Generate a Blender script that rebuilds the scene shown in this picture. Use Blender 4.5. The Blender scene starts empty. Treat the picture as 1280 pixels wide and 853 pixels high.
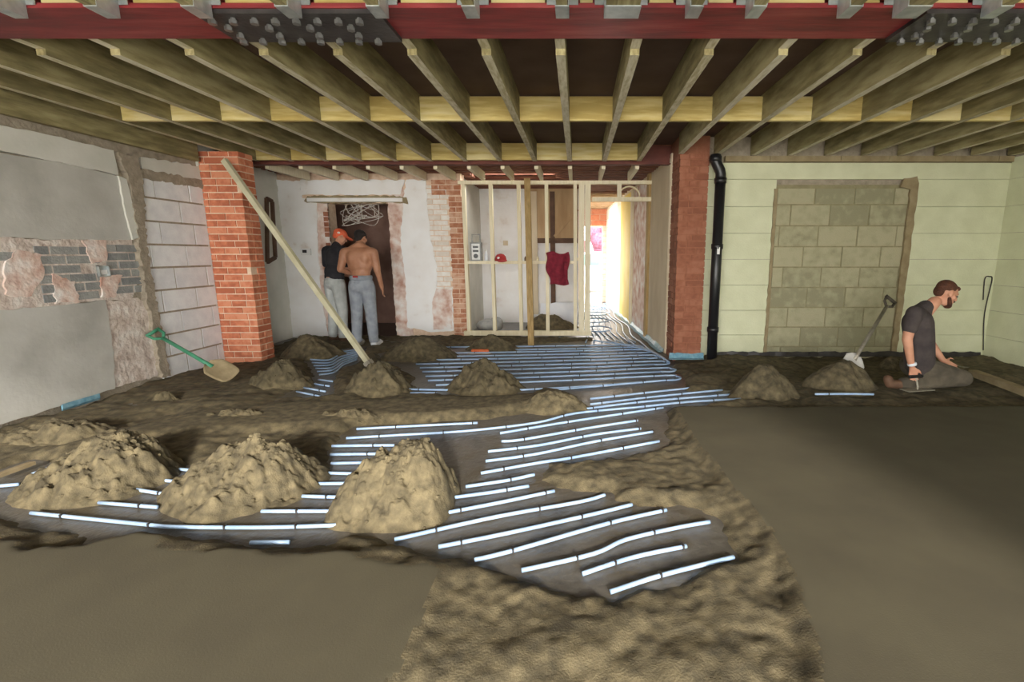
import bpy, bmesh, math, random
import numpy as np
from mathutils import Vector, Matrix
random.seed(4)
S = bpy.context.scene
COL = S.collection
# ------------------------------------------------------------------ camera, world, light, exposure
F, PX0, PY0 = 600.0, 722.0, 426.5
PITCH = math.atan(108.5 / F)
CAMZ = 1.25
cd = bpy.data.cameras.new('camera'); cam = bpy.data.objects.new('camera', cd); COL.objects.link(cam)
cam.location = (0, 0, CAMZ); cam.rotation_euler = (math.pi / 2 - PITCH, 0, 0)
cd.sensor_width = 36; cd.lens = F * 36 / 1280; cd.shift_x = -(PX0 - 640) / 1280; cd.clip_start = .05
S.camera = cam
w = bpy.data.worlds.new('daylight'); S.world = w; w.use_nodes = True
bg = w.node_tree.nodes['Background']; bg.inputs[0].default_value = (1, .985, .95, 1); bg.inputs[1].default_value = 5.9
def lamp(name, kind, loc, rot, **kw):
    l = bpy.data.lights.new(name, kind); o = bpy.data.objects.new(name, l); COL.objects.link(o)
    o.location = loc; o.rotation_euler = rot
    for k, v in kw.items(): setattr(l, k, v)
    return o
REAR = -2.2                                   # rear wall with the wide garden opening
OPX0, OPX1, OPZ = -4.1, 2.6, 2.25
sun = lamp('sun', 'SUN', (0, -6, 6), (math.radians(71), 0, math.radians(10)), energy=2.7, angle=math.radians(6), color=(1, .93, .82))
p1 = lamp('garden_opening_portal', 'AREA', ((OPX0 + OPX1) / 2, REAR - .15, OPZ / 2), (math.pi / 2, 0, 0), shape='RECTANGLE', size=OPX1 - OPX0, size_y=OPZ)
p1.data.cycles.is_portal = True
p2 = lamp('corridor_door_portal', 'AREA', (.48, 13.75, 1.05), (-math.pi / 2, 0, 0), shape='RECTANGLE', size=1.1, size_y=2.3)
p2.data.cycles.is_portal = True
p4 = lamp('added_side_portal', 'AREA', (5.6, -1.15, OPZ / 2), (0, math.pi / 2, 0), shape='RECTANGLE', size=OPZ, size_y=1.5)  # unseen opening behind the camera, added to light the left wall
p4.data.cycles.is_portal = True
p5 = lamp('added_rooflight_portal', 'AREA', (-1.0, 7.83, 2.7), (0, 0, 0), shape='RECTANGLE', size=1.4, size_y=.4)  # made-up roof opening, hidden from view, to brighten the back room
p5.data.cycles.is_portal = True
p3 = lamp('added_corridor_portal', 'AREA', (-.2, 11.8, 1.0), (0, -math.pi / 2, 0), shape='RECTANGLE', size=2.1, size_y=1.6)  # invented side opening, out of view, that brightens the corridor
p3.data.cycles.is_portal = True
S.view_settings.view_transform = 'Standard'; S.view_settings.look = 'None'
S.view_settings.gamma = 1; S.view_settings.use_curve_mapping = False
S.view_settings.exposure = 1.15

# ------------------------------------------------------------------ pixel helpers (1280x853)
CP, SP = math.cos(PITCH), math.sin(PITCH)
def ray(px, py):
    a = (px - PX0) / F; b = -(py - PY0) / F
    return Vector((a, CP + b * SP, -SP + b * CP))
C0 = Vector((0, 0, CAMZ))
def atY(px, py, Y): d = ray(px, py); return C0 + d * (Y / d.y)
def atZ(px, py, Z=0.0): d = ray(px, py); return C0 + d * ((Z - CAMZ) / d.z)
def atX(px, py, X): d = ray(px, py); return C0 + d * (X / d.x)

# ------------------------------------------------------------------ materials
def lin(c):
    r = []
    for v in c:
        v /= 255.0
        r.append(v / 12.92 if v <= .04045 else ((v + .055) / 1.055) ** 2.4)
    return (*r, 1)
def mat(name, cols, rough=.8, scale=6, bump=.2, bscale=40, metal=0, stretch=None, rnd=0, detail=5, dist=.02, ramp=None):
    m = bpy.data.materials.new(name); m.use_nodes = True
    n = m.node_tree.nodes; L = m.node_tree.links; b = n['Principled BSDF']
    b.inputs['Roughness'].default_value = rough; b.inputs['Metallic'].default_value = metal
    geo = n.new('ShaderNodeNewGeometry'); mp = n.new('ShaderNodeMapping')
    L.new(geo.outputs['Position'], mp.inputs[0])
    if stretch: mp.inputs['Scale'].default_value = stretch
    if isinstance(cols, tuple): cols = [cols]
    no = n.new('ShaderNodeTexNoise'); no.inputs['Scale'].default_value = scale; no.inputs['Detail'].default_value = detail
    L.new(mp.outputs[0], no.inputs[0])
    fac = no.outputs['Fac']
    if rnd:
        oi = n.new('ShaderNodeObjectInfo'); mm = n.new('ShaderNodeMath'); mm.operation = 'MULTIPLY_ADD'
        L.new(oi.outputs['Random'], mm.inputs[0]); mm.inputs[1].default_value = rnd; 
        sb = n.new('ShaderNodeMath'); sb.operation = 'SUBTRACT'; L.new(fac, sb.inputs[0]); sb.inputs[1].default_value = rnd / 2
        L.new(sb.outputs[0], mm.inputs[2]); fac = mm.outputs[0]
    if len(cols) > 1:
        cr = n.new('ShaderNodeValToRGB'); e = cr.color_ramp.elements
        ps = ramp or [.32 + .36 * i / (len(cols) - 1) for i in range(len(cols))]
        while len(e) < len(cols): e.new(.5)
        for i, c in enumerate(cols): e[i].position = ps[i]; e[i].color = lin(c)
        L.new(fac, cr.inputs[0]); L.new(cr.outputs[0], b.inputs['Base Color'])
    else:
        b.inputs['Base Color'].default_value = lin(cols[0])
    if bump:
        bn = n.new('ShaderNodeTexNoise'); bn.inputs['Scale'].default_value = bscale; bn.inputs['Detail'].default_value = 6
        L.new(mp.outputs[0], bn.inputs[0])
        bp = n.new('ShaderNodeBump'); bp.inputs['Strength'].default_value = bump; bp.inputs['Distance'].default_value = dist
        L.new(bn.outputs['Fac'], bp.inputs['Height']); L.new(bp.outputs[0], b.inputs['Normal'])
    return m
M = {}
M['sand'] = mat('damp sand and cement screed', [(66, 59, 43), (90, 81, 60), (110, 99, 74)], .95, 16, .45, 130, dist=.008)
M['smooth'] = mat('trowelled screed', [(76, 70, 54), (85, 79, 61)], .85, 3, .12, 160, dist=.006)
M['deck'] = mat('dust-covered dark floor membrane', [(74, 70, 64), (98, 94, 88), (86, 78, 64)], .36, 5, .3, 30)
M['pipe'] = mat('pale blue plastic pipe', [(140, 168, 204), (166, 190, 218)], .32, 8, 0)
M['clip'] = mat('dark pipe clip', (52, 48, 46), .6, 1, 0)
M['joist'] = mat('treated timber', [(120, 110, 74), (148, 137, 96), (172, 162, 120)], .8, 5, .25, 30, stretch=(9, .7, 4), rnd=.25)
M['noggin'] = mat('pale yellow timber', [(186, 162, 94), (208, 188, 122), (218, 202, 148)], .75, 4, .2, 25, stretch=(.8, 6, 7), rnd=.3)
M['lit_edge'] = mat('joist edge with painted bounce light', [(178, 168, 132), (206, 198, 170), (220, 214, 192)], .85, 9, .2, 30, stretch=(5, 1, 4), rnd=.2)  # paler joist tone that paints in light bounced up from below
M['stud'] = mat('white pine stud', [(226, 214, 180), (240, 230, 202)], .75, 5, .1, 25, stretch=(7, 7, .8), rnd=.2)
M['post'] = mat('weathered timber post', [(150, 122, 76), (184, 156, 106)], .8, 5, .2, 25, stretch=(8, 8, .8))
M['board'] = mat('dark brown ceiling board', [(86, 66, 54), (104, 82, 68)], .85, 3, .1, 20)
M['oldboard'] = mat('old red brown ceiling boards', [(92, 52, 40), (126, 76, 58), (140, 100, 78)], .85, 6, .2, 20, stretch=(.6, 4, 4), rnd=.3)
M['red'] = mat('red oxide steel paint', [(112, 36, 40), (142, 46, 50), (166, 78, 76)], .5, 5, .1, 20, stretch=(.5, 3, 3), ramp=[.35, .55, .8])
M['darkred'] = mat('old dark red steel', [(92, 46, 38), (116, 60, 48)], .7, 6, .2, 30)
M['splice'] = mat('black steel splice plate', [(44, 40, 40), (66, 62, 60)], .45, 12, .15, 40)
M['bolt'] = mat('zinc bolt', (150, 150, 148), .35, 1, 0, metal=.8)
M['galv'] = mat('galvanised hanger', [(170, 178, 180), (200, 206, 206)], .4, 20, 0, metal=.6)
M['brick'] = mat('orange red brick', [(182, 104, 74), (206, 124, 90), (218, 146, 112)], .85, 14, .25, 80, rnd=.45)
M['brick3'] = mat('faded brown orange brick', [(172, 112, 82), (194, 138, 108), (212, 172, 146)], .85, 14, .25, 80, rnd=.4)
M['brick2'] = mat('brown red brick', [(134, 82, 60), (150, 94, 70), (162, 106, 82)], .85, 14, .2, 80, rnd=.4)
M['mortar'] = mat('pale mortar', [(220, 190, 162), (236, 212, 188)], .95, 20, .3, 80)
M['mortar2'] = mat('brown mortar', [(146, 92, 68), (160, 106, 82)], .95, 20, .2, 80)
M['gmortar'] = mat('grey mortar', [(146, 136, 120), (172, 160, 142)], .95, 14, .6, 40)
M['wblock'] = mat('white aerated block', [(226, 228, 232), (240, 242, 244)], .9, 10, .12, 60, rnd=.2)
M['cblock'] = mat('grey concrete block', [(148, 144, 116), (164, 160, 130), (174, 168, 138)], .95, 10, .25, 90, rnd=.45)
M['cmortar'] = mat('block mortar', [(134, 128, 98), (152, 144, 112)], .95, 12, .3, 60)
M['paint'] = mat('painted cream blockwork', [(206, 208, 174), (218, 220, 188)], .85, 4, .15, 60)
M['plaster'] = mat('smooth grey plaster', [(172, 170, 163), (190, 188, 181), (202, 200, 194)], .85, 2.2, .1, 30)
M['plaster2'] = mat('light skim plaster', [(204, 204, 194), (222, 220, 212)], .85, 3, .1, 30)
M['rough'] = mat('hacked pink plaster', [(184, 166, 154), (212, 198, 188), (226, 218, 210)], .95, 9, .8, 24, dist=.02)
M['pink'] = mat('stained pink plaster', [(196, 152, 134), (224, 202, 190), (240, 236, 232)], .9, 7, .5, 25)
M['white'] = mat('white painted plaster', [(222, 212, 204), (240, 238, 236), (246, 246, 246)], .85, 4, .2, 20, ramp=[.26, .38, .7])
M['dbrick'] = mat('dark grey brick', [(132, 134, 134), (162, 162, 158)], .9, 12, .3, 60, rnd=.4)
M['wbrick'] = mat('whitewashed brick', [(224, 214, 202), (242, 238, 232)], .9, 12, .3, 60, rnd=.3)
M['beige'] = mat('beige plaster', [(206, 190, 162), (222, 208, 182)], .9, 4, .2, 30, stretch=(1, 1, .4))
M['ply'] = mat('tan board', [(176, 146, 108), (198, 170, 132)], .85, 3, .1, 20, stretch=(3, 3, .5))
M['yellow'] = mat('yellow insulation board', [(232, 206, 90), (240, 220, 128)], .7, 2, .05, 20)
M['darkroom'] = mat('brown hall plaster', [(146, 112, 98), (170, 134, 118)], .9, 4, .2, 20)
M['black'] = mat('black plastic', (30, 30, 32), .35, 1, 0)
M['blue'] = mat('blue polythene membrane', [(96, 146, 170), (140, 180, 196)], .4, 20, .4, 14)
M['green'] = mat('green painted steel', [(52, 128, 96), (84, 156, 122)], .5, 12, .1, 30)
M['steel'] = mat('scuffed steel', [(140, 134, 120), (178, 172, 158)], .45, 14, .2, 30, metal=.3)
M['palewood'] = mat('pale pole', [(186, 180, 148), (210, 204, 176)], .6, 6, .1, 30)
M['maroon'] = mat('maroon cloth', [(110, 26, 42), (140, 40, 58)], .95, 20, .3, 60)
M['redcap'] = mat('red fabric', [(150, 36, 38), (170, 50, 48)], .9, 20, .2, 60)
M['whitep'] = mat('white plastic', (232, 232, 230), .5, 1, 0)
M['orange'] = mat('orange plastic', [(214, 100, 50), (226, 120, 66)], .6, 20, 0)
M['orangecap'] = mat('orange fabric', [(222, 98, 62), (236, 120, 84)], .9, 20, .2, 60)
M['skin1'] = mat('tanned skin', [(162, 112, 84), (182, 132, 102)], .55, 8, .05, 40)
M['skin2'] = mat('fair skin', [(196, 140, 112), (214, 160, 132)], .6, 8, .05, 40)
M['hair1'] = mat('black hair', (34, 28, 26), .8, 30, .5, 90)
M['hair2'] = mat('auburn hair', [(72, 42, 28), (96, 58, 38)], .8, 30, .5, 90)
M['jeans'] = mat('grey joggers', [(134, 140, 150), (162, 168, 176)], .95, 9, .3, 30)
M['jeans2'] = mat('pale grey trousers', [(170, 174, 172), (196, 200, 198)], .95, 9, .3, 30)
M['tee'] = mat('black cotton', [(36, 36, 40), (52, 50, 54)], .95, 9, .3, 30)
M['tee2'] = mat('charcoal cotton', [(58, 52, 52), (76, 68, 66)], .95, 9, .3, 30)
M['work'] = mat('dust-covered dark work trousers', [(70, 64, 54), (98, 90, 76)], .95, 9, .4, 30)
M['carwhite'] = mat('white car paint', (236, 238, 240), .25, 1, 0)
M['glass'] = mat('tinted glass', (70, 110, 108), .1, 1, 0)
M['tarmac'] = mat('sunlit paving', [(190, 186, 178), (210, 206, 198)], .9, 5, .1, 20)
M['hedge'] = mat('purple hedge leaves', [(80, 40, 56), (128, 74, 92)], .9, 12, .8, 14)
M['wire'] = mat('pale cable', (214, 206, 196), .6, 1, 0)
M['brown'] = mat('dark brown wood', [(82, 58, 42), (106, 78, 58)], .7, 8, .2, 30)
M['foil'] = mat('white insulation sheet', [(222, 226, 234), (240, 242, 246)], .5, 4, .2, 12)
M['timber_rail'] = mat('sandy timber', [(136, 120, 90), (162, 146, 114)], .9, 8, .2, 30)

# ------------------------------------------------------------------ object helpers
WO = {}
def wpos(o): return WO.get(o.name, Vector((0, 0, 0)))
def tag(o, label=None, cat=None, group=None, kind=None):
    if label: o['label'] = label
    if cat: o['category'] = cat
    if group: o['group'] = group
    if kind: o['kind'] = kind
    return o
def link(o, parent, world):
    COL.objects.link(o); WO[o.name] = Vector(world)
    o.location = Vector(world) - (wpos(parent) if parent else Vector((0, 0, 0)))
    if parent: o.parent = parent
    return o
def empty(name, loc, label=None, cat=None, group=None, kind=None):
    o = bpy.data.objects.new(name, None); o.empty_display_size = .1
    link(o, None, loc); return tag(o, label, cat, group, kind)
def mesh(name, vs, fs, m, parent=None, smooth=False):
    vs = [Vector(v) for v in vs]
    lo = Vector([min(v[i] for v in vs) for i in range(3)]); hi = Vector([max(v[i] for v in vs) for i in range(3)])
    c = Vector(((lo.x + hi.x) / 2, (lo.y + hi.y) / 2, lo.z))
    me = bpy.data.meshes.new(name); me.from_pydata([v - c for v in vs], [], fs)
    me.materials.append(M[m]); me.update()
    bm = bmesh.new(); bm.from_mesh(me); bmesh.ops.recalc_face_normals(bm, faces=bm.faces); bm.to_mesh(me); bm.free()
    if smooth: me.polygons.foreach_set('use_smooth', [True] * len(me.polygons))
    return link(bpy.data.objects.new(name, me), parent, c)
class MB:
    def __init__(s): s.v = []; s.f = []
    def add(s, v, f):
        n = len(s.v); s.v += [Vector(x) for x in v]; s.f += [tuple(i + n for i in q) for q in f]; return s
    def box(s, a, b):
        x0, y0, z0 = a; x1, y1, z1 = b
        return s.add([(x0, y0, z0), (x1, y0, z0), (x1, y1, z0), (x0, y1, z0), (x0, y0, z1), (x1, y0, z1), (x1, y1, z1), (x0, y1, z1)],
                     [(0, 3, 2, 1), (4, 5, 6, 7), (0, 1, 5, 4), (1, 2, 6, 5), (2, 3, 7, 6), (3, 0, 4, 7)])
    def obox(s, c, ax, ay, az):
        c, ax, ay, az = map(Vector, (c, ax, ay, az)); v = []
        for k in (-1, 1):
            for i, j in ((-1, -1), (1, -1), (1, 1), (-1, 1)): v.append(c + ax * i + ay * j + az * k)
        return s.add(v, [(0, 3, 2, 1), (4, 5, 6, 7), (0, 1, 5, 4), (1, 2, 6, 5), (2, 3, 7, 6), (3, 0, 4, 7)])
    def bar(s, p, q, wd, th, up=(0, 0, 1)):
        p, q = Vector(p), Vector(q); d = (q - p); ln = d.length; d.normalize()
        sd = d.cross(Vector(up)); 
        if sd.length < 1e-4: sd = d.cross(Vector((0, 1, 0)))
        sd.normalize(); u = sd.cross(d)
        return s.obox((p + q) / 2, sd * wd / 2, d * ln / 2, u * th / 2)
    def tube(s, pts, r, seg=8, cap=True):
        pts = [Vector(p) for p in pts]; n = len(pts); rs = r if isinstance(r, (list, tuple)) else [r] * n
        v = []; f = []; prev = None
        for i, p in enumerate(pts):
            d = (pts[min(i + 1, n - 1)] - pts[max(i - 1, 0)]).normalized()
            a = prev - d * prev.dot(d) if prev else d.orthogonal()
            if a.length < 1e-5: a = d.orthogonal()
            a.normalize(); prev = a; b = d.cross(a)
            for k in range(seg):
                t = 2 * math.pi * k / seg; v.append(p + (a * math.cos(t) + b * math.sin(t)) * rs[i])
        for i in range(n - 1):
            for k in range(seg):
                k2 = (k + 1) % seg; f.append((i * seg + k, i * seg + k2, (i + 1) * seg + k2, (i + 1) * seg + k))
        if cap: f += [tuple(range(seg))[::-1], tuple((n - 1) * seg + k for k in range(seg))]
        return s.add(v, f)
    def lathe(s, c, prof, seg=16, axis=(0, 0, 1)):
        A = Vector(axis).normalized(); c = Vector(c)
        return s.tube([c + A * z for r, z in prof], [max(r, 1e-4) for r, z in prof], seg)
    def ell(s, c, r, rot=None, nu=14, nv=10):
        c = Vector(c); R = rot or Matrix.Identity(3); v = []; f = []
        for j in range(nv + 1):
            th = math.pi * j / nv
            for i in range(nu):
                ph = 2 * math.pi * i / nu
                v.append(c + R @ Vector((r[0] * math.sin(th) * math.cos(ph), r[1] * math.sin(th) * math.sin(ph), r[2] * math.cos(th))))
        for j in range(nv):
            for i in range(nu):
                f.append((j * nu + i, (j + 1) * nu + i, (j + 1) * nu + (i + 1) % nu, j * nu + (i + 1) % nu))
        return s.add(v, f)
    def cap(s, p, r0, q, r1, seg=12):
        p, q = Vector(p), Vector(q); d = (q - p).normalized(); pts = []; rs = []
        for k in range(5): a = math.pi / 2 * k / 4; pts.append(p - d * r0 * math.cos(a)); rs.append(max(r0 * math.sin(a), r0 * .05))
        for k in range(5): a = math.pi / 2 * k / 4; pts.append(q + d * r1 * math.sin(a)); rs.append(max(r1 * math.cos(a), r1 * .05))
        return s.tube(pts, rs, seg)
    def build(s, name, m, parent=None, smooth=False): return mesh(name, s.v, s.f, m, parent, smooth)
UNIT = {}
def unit_box(m):                                # a shared, slightly chamfered unit block for repeated pieces
    if m not in UNIT:
        bm = bmesh.new(); bmesh.ops.create_cube(bm, size=1)
        me = bpy.data.meshes.new('block_' + m); bm.to_mesh(me); bm.free(); me.materials.append(M[m]); UNIT[m] = me
    return UNIT[m]
def piece(name, lo, hi, m, parent):
    lo, hi = Vector(lo), Vector(hi); o = bpy.data.objects.new(name, unit_box(m))
    link(o, parent, (lo + hi) / 2); o.scale = [abs(a) for a in (hi - lo)]
    return o
def lay(parent, name, m, frame, L, z0, z1, ch, bl, joint=.012, depth=.02, offs=None, ok=None, jit=.003, half=None):
    """rows of bricks or blocks: frame(u, z, d) gives the world point"""
    r = 0; z = z0
    while z < z1 - .02:
        zt = min(z + ch - joint, z1); u = -(offs(r) if offs else (bl / 2 if r % 2 else 0))
        while u < L - .02:
            a, b = max(u, 0), min(u + bl - joint, L)
            if b - a > .03 and (ok is None or ok((a + b) / 2, (z + zt) / 2, a, b)):
                e = random.uniform(-jit, jit)
                p, q = frame(a, z, -.03), frame(b, zt, depth + e)
                piece(name, [min(p[i], q[i]) for i in range(3)], [max(p[i], q[i]) for i in range(3)], m, parent)
            u += bl
        z += ch; r += 1
def jagged(pts, amp, step, seed=0):
    rg = random.Random(seed); out = []
    for i, p in enumerate(pts):
        q = pts[(i + 1) % len(pts)]; n = max(1, int((Vector(q) - Vector(p)).length / step))
        for k in range(n):
            v = Vector(p).lerp(Vector(q), k / n); s = amp if k else amp * .3
            out.append(v + Vector([rg.uniform(-s, s) for _ in range(len(v))]))
    return out
def slab(name, pts, nrm, th, m, parent=None, amp=0, step=.05, seed=0):
    """a coat of plaster: outline in the wall plane, thickness th towards nrm"""
    nrm = Vector(nrm); base = pts[0]
    if amp: pts = [p - nrm * (p - Vector(base)).dot(nrm) for p in jagged(pts, amp, step, seed)]
    pts = [Vector(p) for p in pts]; n = len(pts)
    v = [p - nrm * .01 for p in pts] + [p + nrm * th for p in pts]
    f = [tuple(range(n))[::-1], tuple(range(n, 2 * n))] + [(i, (i + 1) % n, n + (i + 1) % n, n + i) for i in range(n)]
    return mesh(name, v, f, m, parent)
ORD = ['first', 'second', 'third', 'fourth', 'fifth', 'sixth', 'seventh', 'eighth', 'ninth', 'tenth', 'eleventh', 'twelfth', 'thirteenth',
       'fourteenth', 'fifteenth', 'sixteenth', 'seventeenth', 'eighteenth', 'nineteenth', 'twentieth', 'twenty-first', 'twenty-second', 'twenty-third', 'twenty-fourth']

# ------------------------------------------------------------------ noise
class Noise:
    def __init__(s, seed): s.g = np.random.default_rng(seed).random((256, 256))
    def v(s, x, y):
        xi = np.floor(x).astype(int); yi = np.floor(y).astype(int); fx = x - xi; fy = y - yi
        fx = fx * fx * (3 - 2 * fx); fy = fy * fy * (3 - 2 * fy); g = s.g
        a = g[xi % 256, yi % 256]; b = g[(xi + 1) % 256, yi % 256]; c = g[xi % 256, (yi + 1) % 256]; d = g[(xi + 1) % 256, (yi + 1) % 256]
        return (a * (1 - fx) + b * fx) * (1 - fy) + (c * (1 - fx) + d * fx) * fy - .5
    def fbm(s, x, y, f, o=4):
        t = 0; a = 1
        for k in range(o): t = t + a * s.v(x * f + 17.3 * k, y * f + 9.1 * k); f *= 2.03; a *= .5
        return t
N1, N2 = Noise(1), Noise(2)
def inside(poly, X, Y):
    r = np.zeros(X.shape, bool); n = len(poly)
    for i in range(n):
        x0, y0 = poly[i]; x1, y1 = poly[(i + 1) % n]
        c = ((y0 > Y) != (y1 > Y)); 
        with np.errstate(divide='ignore', invalid='ignore'): xx = (x1 - x0) * (Y - y0) / (y1 - y0 + 1e-12) + x0
        r ^= c & (X < xx)
    return r
def sdist(poly, X, Y):
    d = np.full(X.shape, 1e9); n = len(poly)
    for i in range(n):
        x0, y0 = poly[i]; x1, y1 = poly[(i + 1) % n]; ex, ey = x1 - x0, y1 - y0; l = ex * ex + ey * ey + 1e-12
        t = np.clip(((X - x0) * ex + (Y - y0) * ey) / l, 0, 1)
        d = np.minimum(d, np.hypot(X - x0 - t * ex, Y - y0 - t * ey))
    return np.where(inside(poly, X, Y), d, -d)
def sm(a, b, x): t = np.clip((x - a) / (b - a), 0, 1); return t * t * (3 - 2 * t)

# ================================================================== STRUCTURE
XL, XR, YR, YB, YP = -4.32, 5.18, 6.0, 7.6, 7.55     # left wall, right wall, right rear wall, door wall, stud partition
ZC = 2.62; DECK = -.07
fl = MB().box((-4.75, REAR - .3, DECK - .2), (XR + .2, 9.6, DECK)).box((-.6, 9.6, DECK - .2), (1.6, 13.6, DECK)).build('floor', 'deck'); tag(fl, kind='structure')
# ---- the screed: a height field of levelled and loose sand, open where the pipes still show
pxp = lambda pts, z=-.03: [tuple(atZ(x, y, z))[:2] for x, y in pts]
EXPO = [
 pxp([(-40, 600), (40, 572), (75, 578), (90, 600), (150, 598), (222, 580), (262, 588), (275, 612), (330, 615), (376, 600), (408, 590), (412, 562), (425, 545), (440, 533), (600, 523),
      (690, 510), (740, 493), (850, 488), (920, 488), (935, 500), (838, 514), (830, 555), (750, 574), (690, 578), (672, 600), (700, 612), (765, 614), (770, 625), (845, 630), (900, 650), (925, 695), (770, 748), (640, 720), (545, 692), (490, 680), (445, 664), (430, 668),
      (370, 684), (300, 684), (230, 672), (100, 664), (30, 654), (-40, 640)], -.06),
 pxp([(508, 492), (520, 470), (470, 442), (500, 436), (620, 434), (700, 428), (742, 426), (742, 370), (775, 370), (838, 436), (842, 462), (858, 476), (850, 492), (742, 497), (680, 484), (640, 494)], -.06),
 pxp([(366, 492), (398, 468), (380, 450), (400, 438), (455, 433), (452, 450), (420, 462), (412, 496), (388, 498)], -.06)]
FLATR = pxp([(838, 507), (872, 565), (935, 640), (990, 735), (1010, 853), (1010, 1400), (4000, 1400), (3000, 502)], 0)
FLATL = pxp([(-900, 690), (-40, 668), (60, 672), (200, 668), (330, 684), (450, 684), (500, 680), (556, 706), (540, 760), (500, 853), (440, 1500), (-2200, 1500)], 0)
BERM = pxp([(60, 560), (230, 515), (380, 500), (560, 494), (660, 490), (745, 492), (690, 512), (600, 526), (440, 534), (400, 530), (200, 540)], -.01)
def ground(X, Y):
    n1 = N1.fbm(X, Y, 2.2, 5); n2 = N2.fbm(X, Y, 9, 4); wob = .05 * N2.fbm(X, Y, 5, 4)
    h = -.035 + .05 * n1 + .024 * n2 + .010 * N1.fbm(X + 7, Y, 24, 3)
    de = np.full(X.shape, -9.0)
    for P in EXPO: de = np.maximum(de, sdist(P, X, Y))
    near = sm(4.0, 2.6, Y); near = np.where(Y > 4, 0, near)
    h = h + near * (.03 * np.abs(N1.fbm(X + 3, Y * .8, 3.2, 2)) - .012 - .015 * n1 - .012 * n2)
    b = sm(-.06, .08, sdist(BERM, X, Y) + wob); h = h * (1 - b) + b * (-.005 + .012 * n1)
    e = sm(-.10, .05, de + wob * 1.5); h = h * (1 - e) + e * (DECK - .022 + .028 * np.maximum(n1 + n2 * .5, -.1))
    fr = sm(-.03, .05, sdist(FLATR, X, Y) + wob * .8); fr2 = sm(-.06, .06, sdist(FLATL, X, Y) + wob * 2.4); f = np.maximum(fr, fr2)
    h = h * (1 - f) + f * (.0 + .003 * N1.fbm(X, Y, 1.2, 2))
    return h, f
def gz(x, y): return float(ground(np.array([x]), np.array([y]))[0][0])
def field(name, x0, x1, y0, y1, st):
    nx, ny = int((x1 - x0) / st) + 1, int((y1 - y0) / st) + 1
    X, Y = np.meshgrid(np.linspace(x0, x1, nx), np.linspace(y0, y1, ny)); h, f = ground(X, Y)
    me = bpy.data.meshes.new(name)
    co = np.stack([X.ravel(), Y.ravel(), h.ravel()], 1)
    i = np.arange((ny - 1) * (nx - 1)); r, c = i // (nx - 1), i % (nx - 1); a = r * nx + c
    fs = np.stack([a, a + 1, a + nx + 1, a + nx], 1)
    keep = h.ravel()[fs].max(1) > DECK - .012; fs = fs[keep]
    me.from_pydata(co.tolist(), [], fs.tolist()); me.materials.append(M['sand']); me.materials.append(M['smooth'])
    ff = f.ravel()[fs].min(1) > .9
    me.polygons.foreach_set('material_index', ff.astype(np.int32)); me.polygons.foreach_set('use_smooth', [True] * len(fs)); me.update()
    o = bpy.data.objects.new(name, me); COL.objects.link(o); return o
scr = field('floor_screed', -4.34, XR, .2, 3.4, .017); tag(scr, kind='structure')
scr = field('floor_screed_far', -4.34, XR, 3.4, 7.56, .027); tag(scr, kind='structure')
scr2 = field('floor_screed_rear', -4.34, XR, REAR, .21, .1); tag(scr2, kind='structure')

# ---- left wall
wl = MB().box((XL - .3, REAR - .3, DECK), (XL - .03, 5.74, ZC)).build('wall_left', 'gmortar'); tag(wl, kind='structure')
wl2 = MB().box((XL - .5, 5.74, DECK), (-4.56, YB + .2, ZC)).box((XL - .3, 5.74, DECK), (XL - .005, 5.99, ZC)).build('wall_left_recess', 'plaster2'); tag(wl2, kind='structure')
LX = lambda *p: [atX(x, y, XL - .03) for x, y in p]
NX = (1, 0, 0)
f0 = lambda z: Vector((XL - .03, REAR - .2, z))
slab('plaster_coat', [f0(-.06)] + LX((0, 530), (60, 511), (120, 492), (140, 486), (138, 440), (128, 375), (60, 383), (0, 388)) + [f0(.93)], NX, .030, 'plaster', wl, .008, .06, 1)
slab('plaster_coat', [f0(1.62)] + LX((0, 296), (60, 300), (160, 300), (156, 268), (150, 222), (75, 204), (0, 192)) + [f0(2.06)], NX, .034, 'plaster', wl, .006, .06, 2)
slab('plaster_coat', [f0(2.06)] + LX((0, 190), (70, 203), (142, 219), (136, 188), (60, 170), (0, 158)) + [f0(2.25)], NX, .046, 'plaster2', wl, .006, .06, 3)
slab('plaster_coat', LX((152, 224), (142, 220), (150, 262), (160, 300), (170, 296), (160, 260)), NX, .05, 'plaster2', wl, .006, .05, 4)
slab('rough_plaster', [f0(.93)] + LX((0, 388), (60, 384), (128, 376), (165, 372), (172, 345), (163, 298), (60, 300), (0, 296)) + [f0(1.62)], NX, .012, 'rough', wl, .012, .04, 5)
slab('rough_plaster', LX((138, 486), (165, 478), (195, 471), (190, 430), (180, 380), (170, 372), (128, 378), (132, 440)), NX, .02, 'rough', wl, .012, .04, 6)
for i, pts in enumerate([[(2, 330), (20, 312), (48, 318), (52, 345), (30, 372), (4, 368)], [(62, 342), (90, 352), (96, 378), (66, 380)], [(100, 300), (128, 298), (130, 326), (112, 330)], [(122, 346), (150, 344), (140, 372), (124, 372)]]):
    slab('plaster_patch', LX(*pts), NX, .026, 'pink', wl, .014, .03, 20 + i)
slab('mortar_strip', LX((140, 190), (166, 196), (172, 230), (176, 300), (186, 360), (196, 420), (207, 470), (196, 472), (186, 420), (174, 360), (166, 300), (156, 230)), NX, .06, 'gmortar', wl, .016, .03, 7)
slab('mortar_strip', LX((168, 222), (252, 236), (250, 226), (170, 210)), NX, .045, 'gmortar', wl, .012, .04, 8)
slab('plaster_patch', LX((172, 196), (248, 208), (250, 228), (200, 222), (174, 214)), NX, .03, 'plaster2', wl, .012, .04, 9)
def left_frame(y0): return lambda u, z, d: Vector((XL - .03 + d, y0 + u, z))
ya, yb = 0, 5.745
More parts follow.
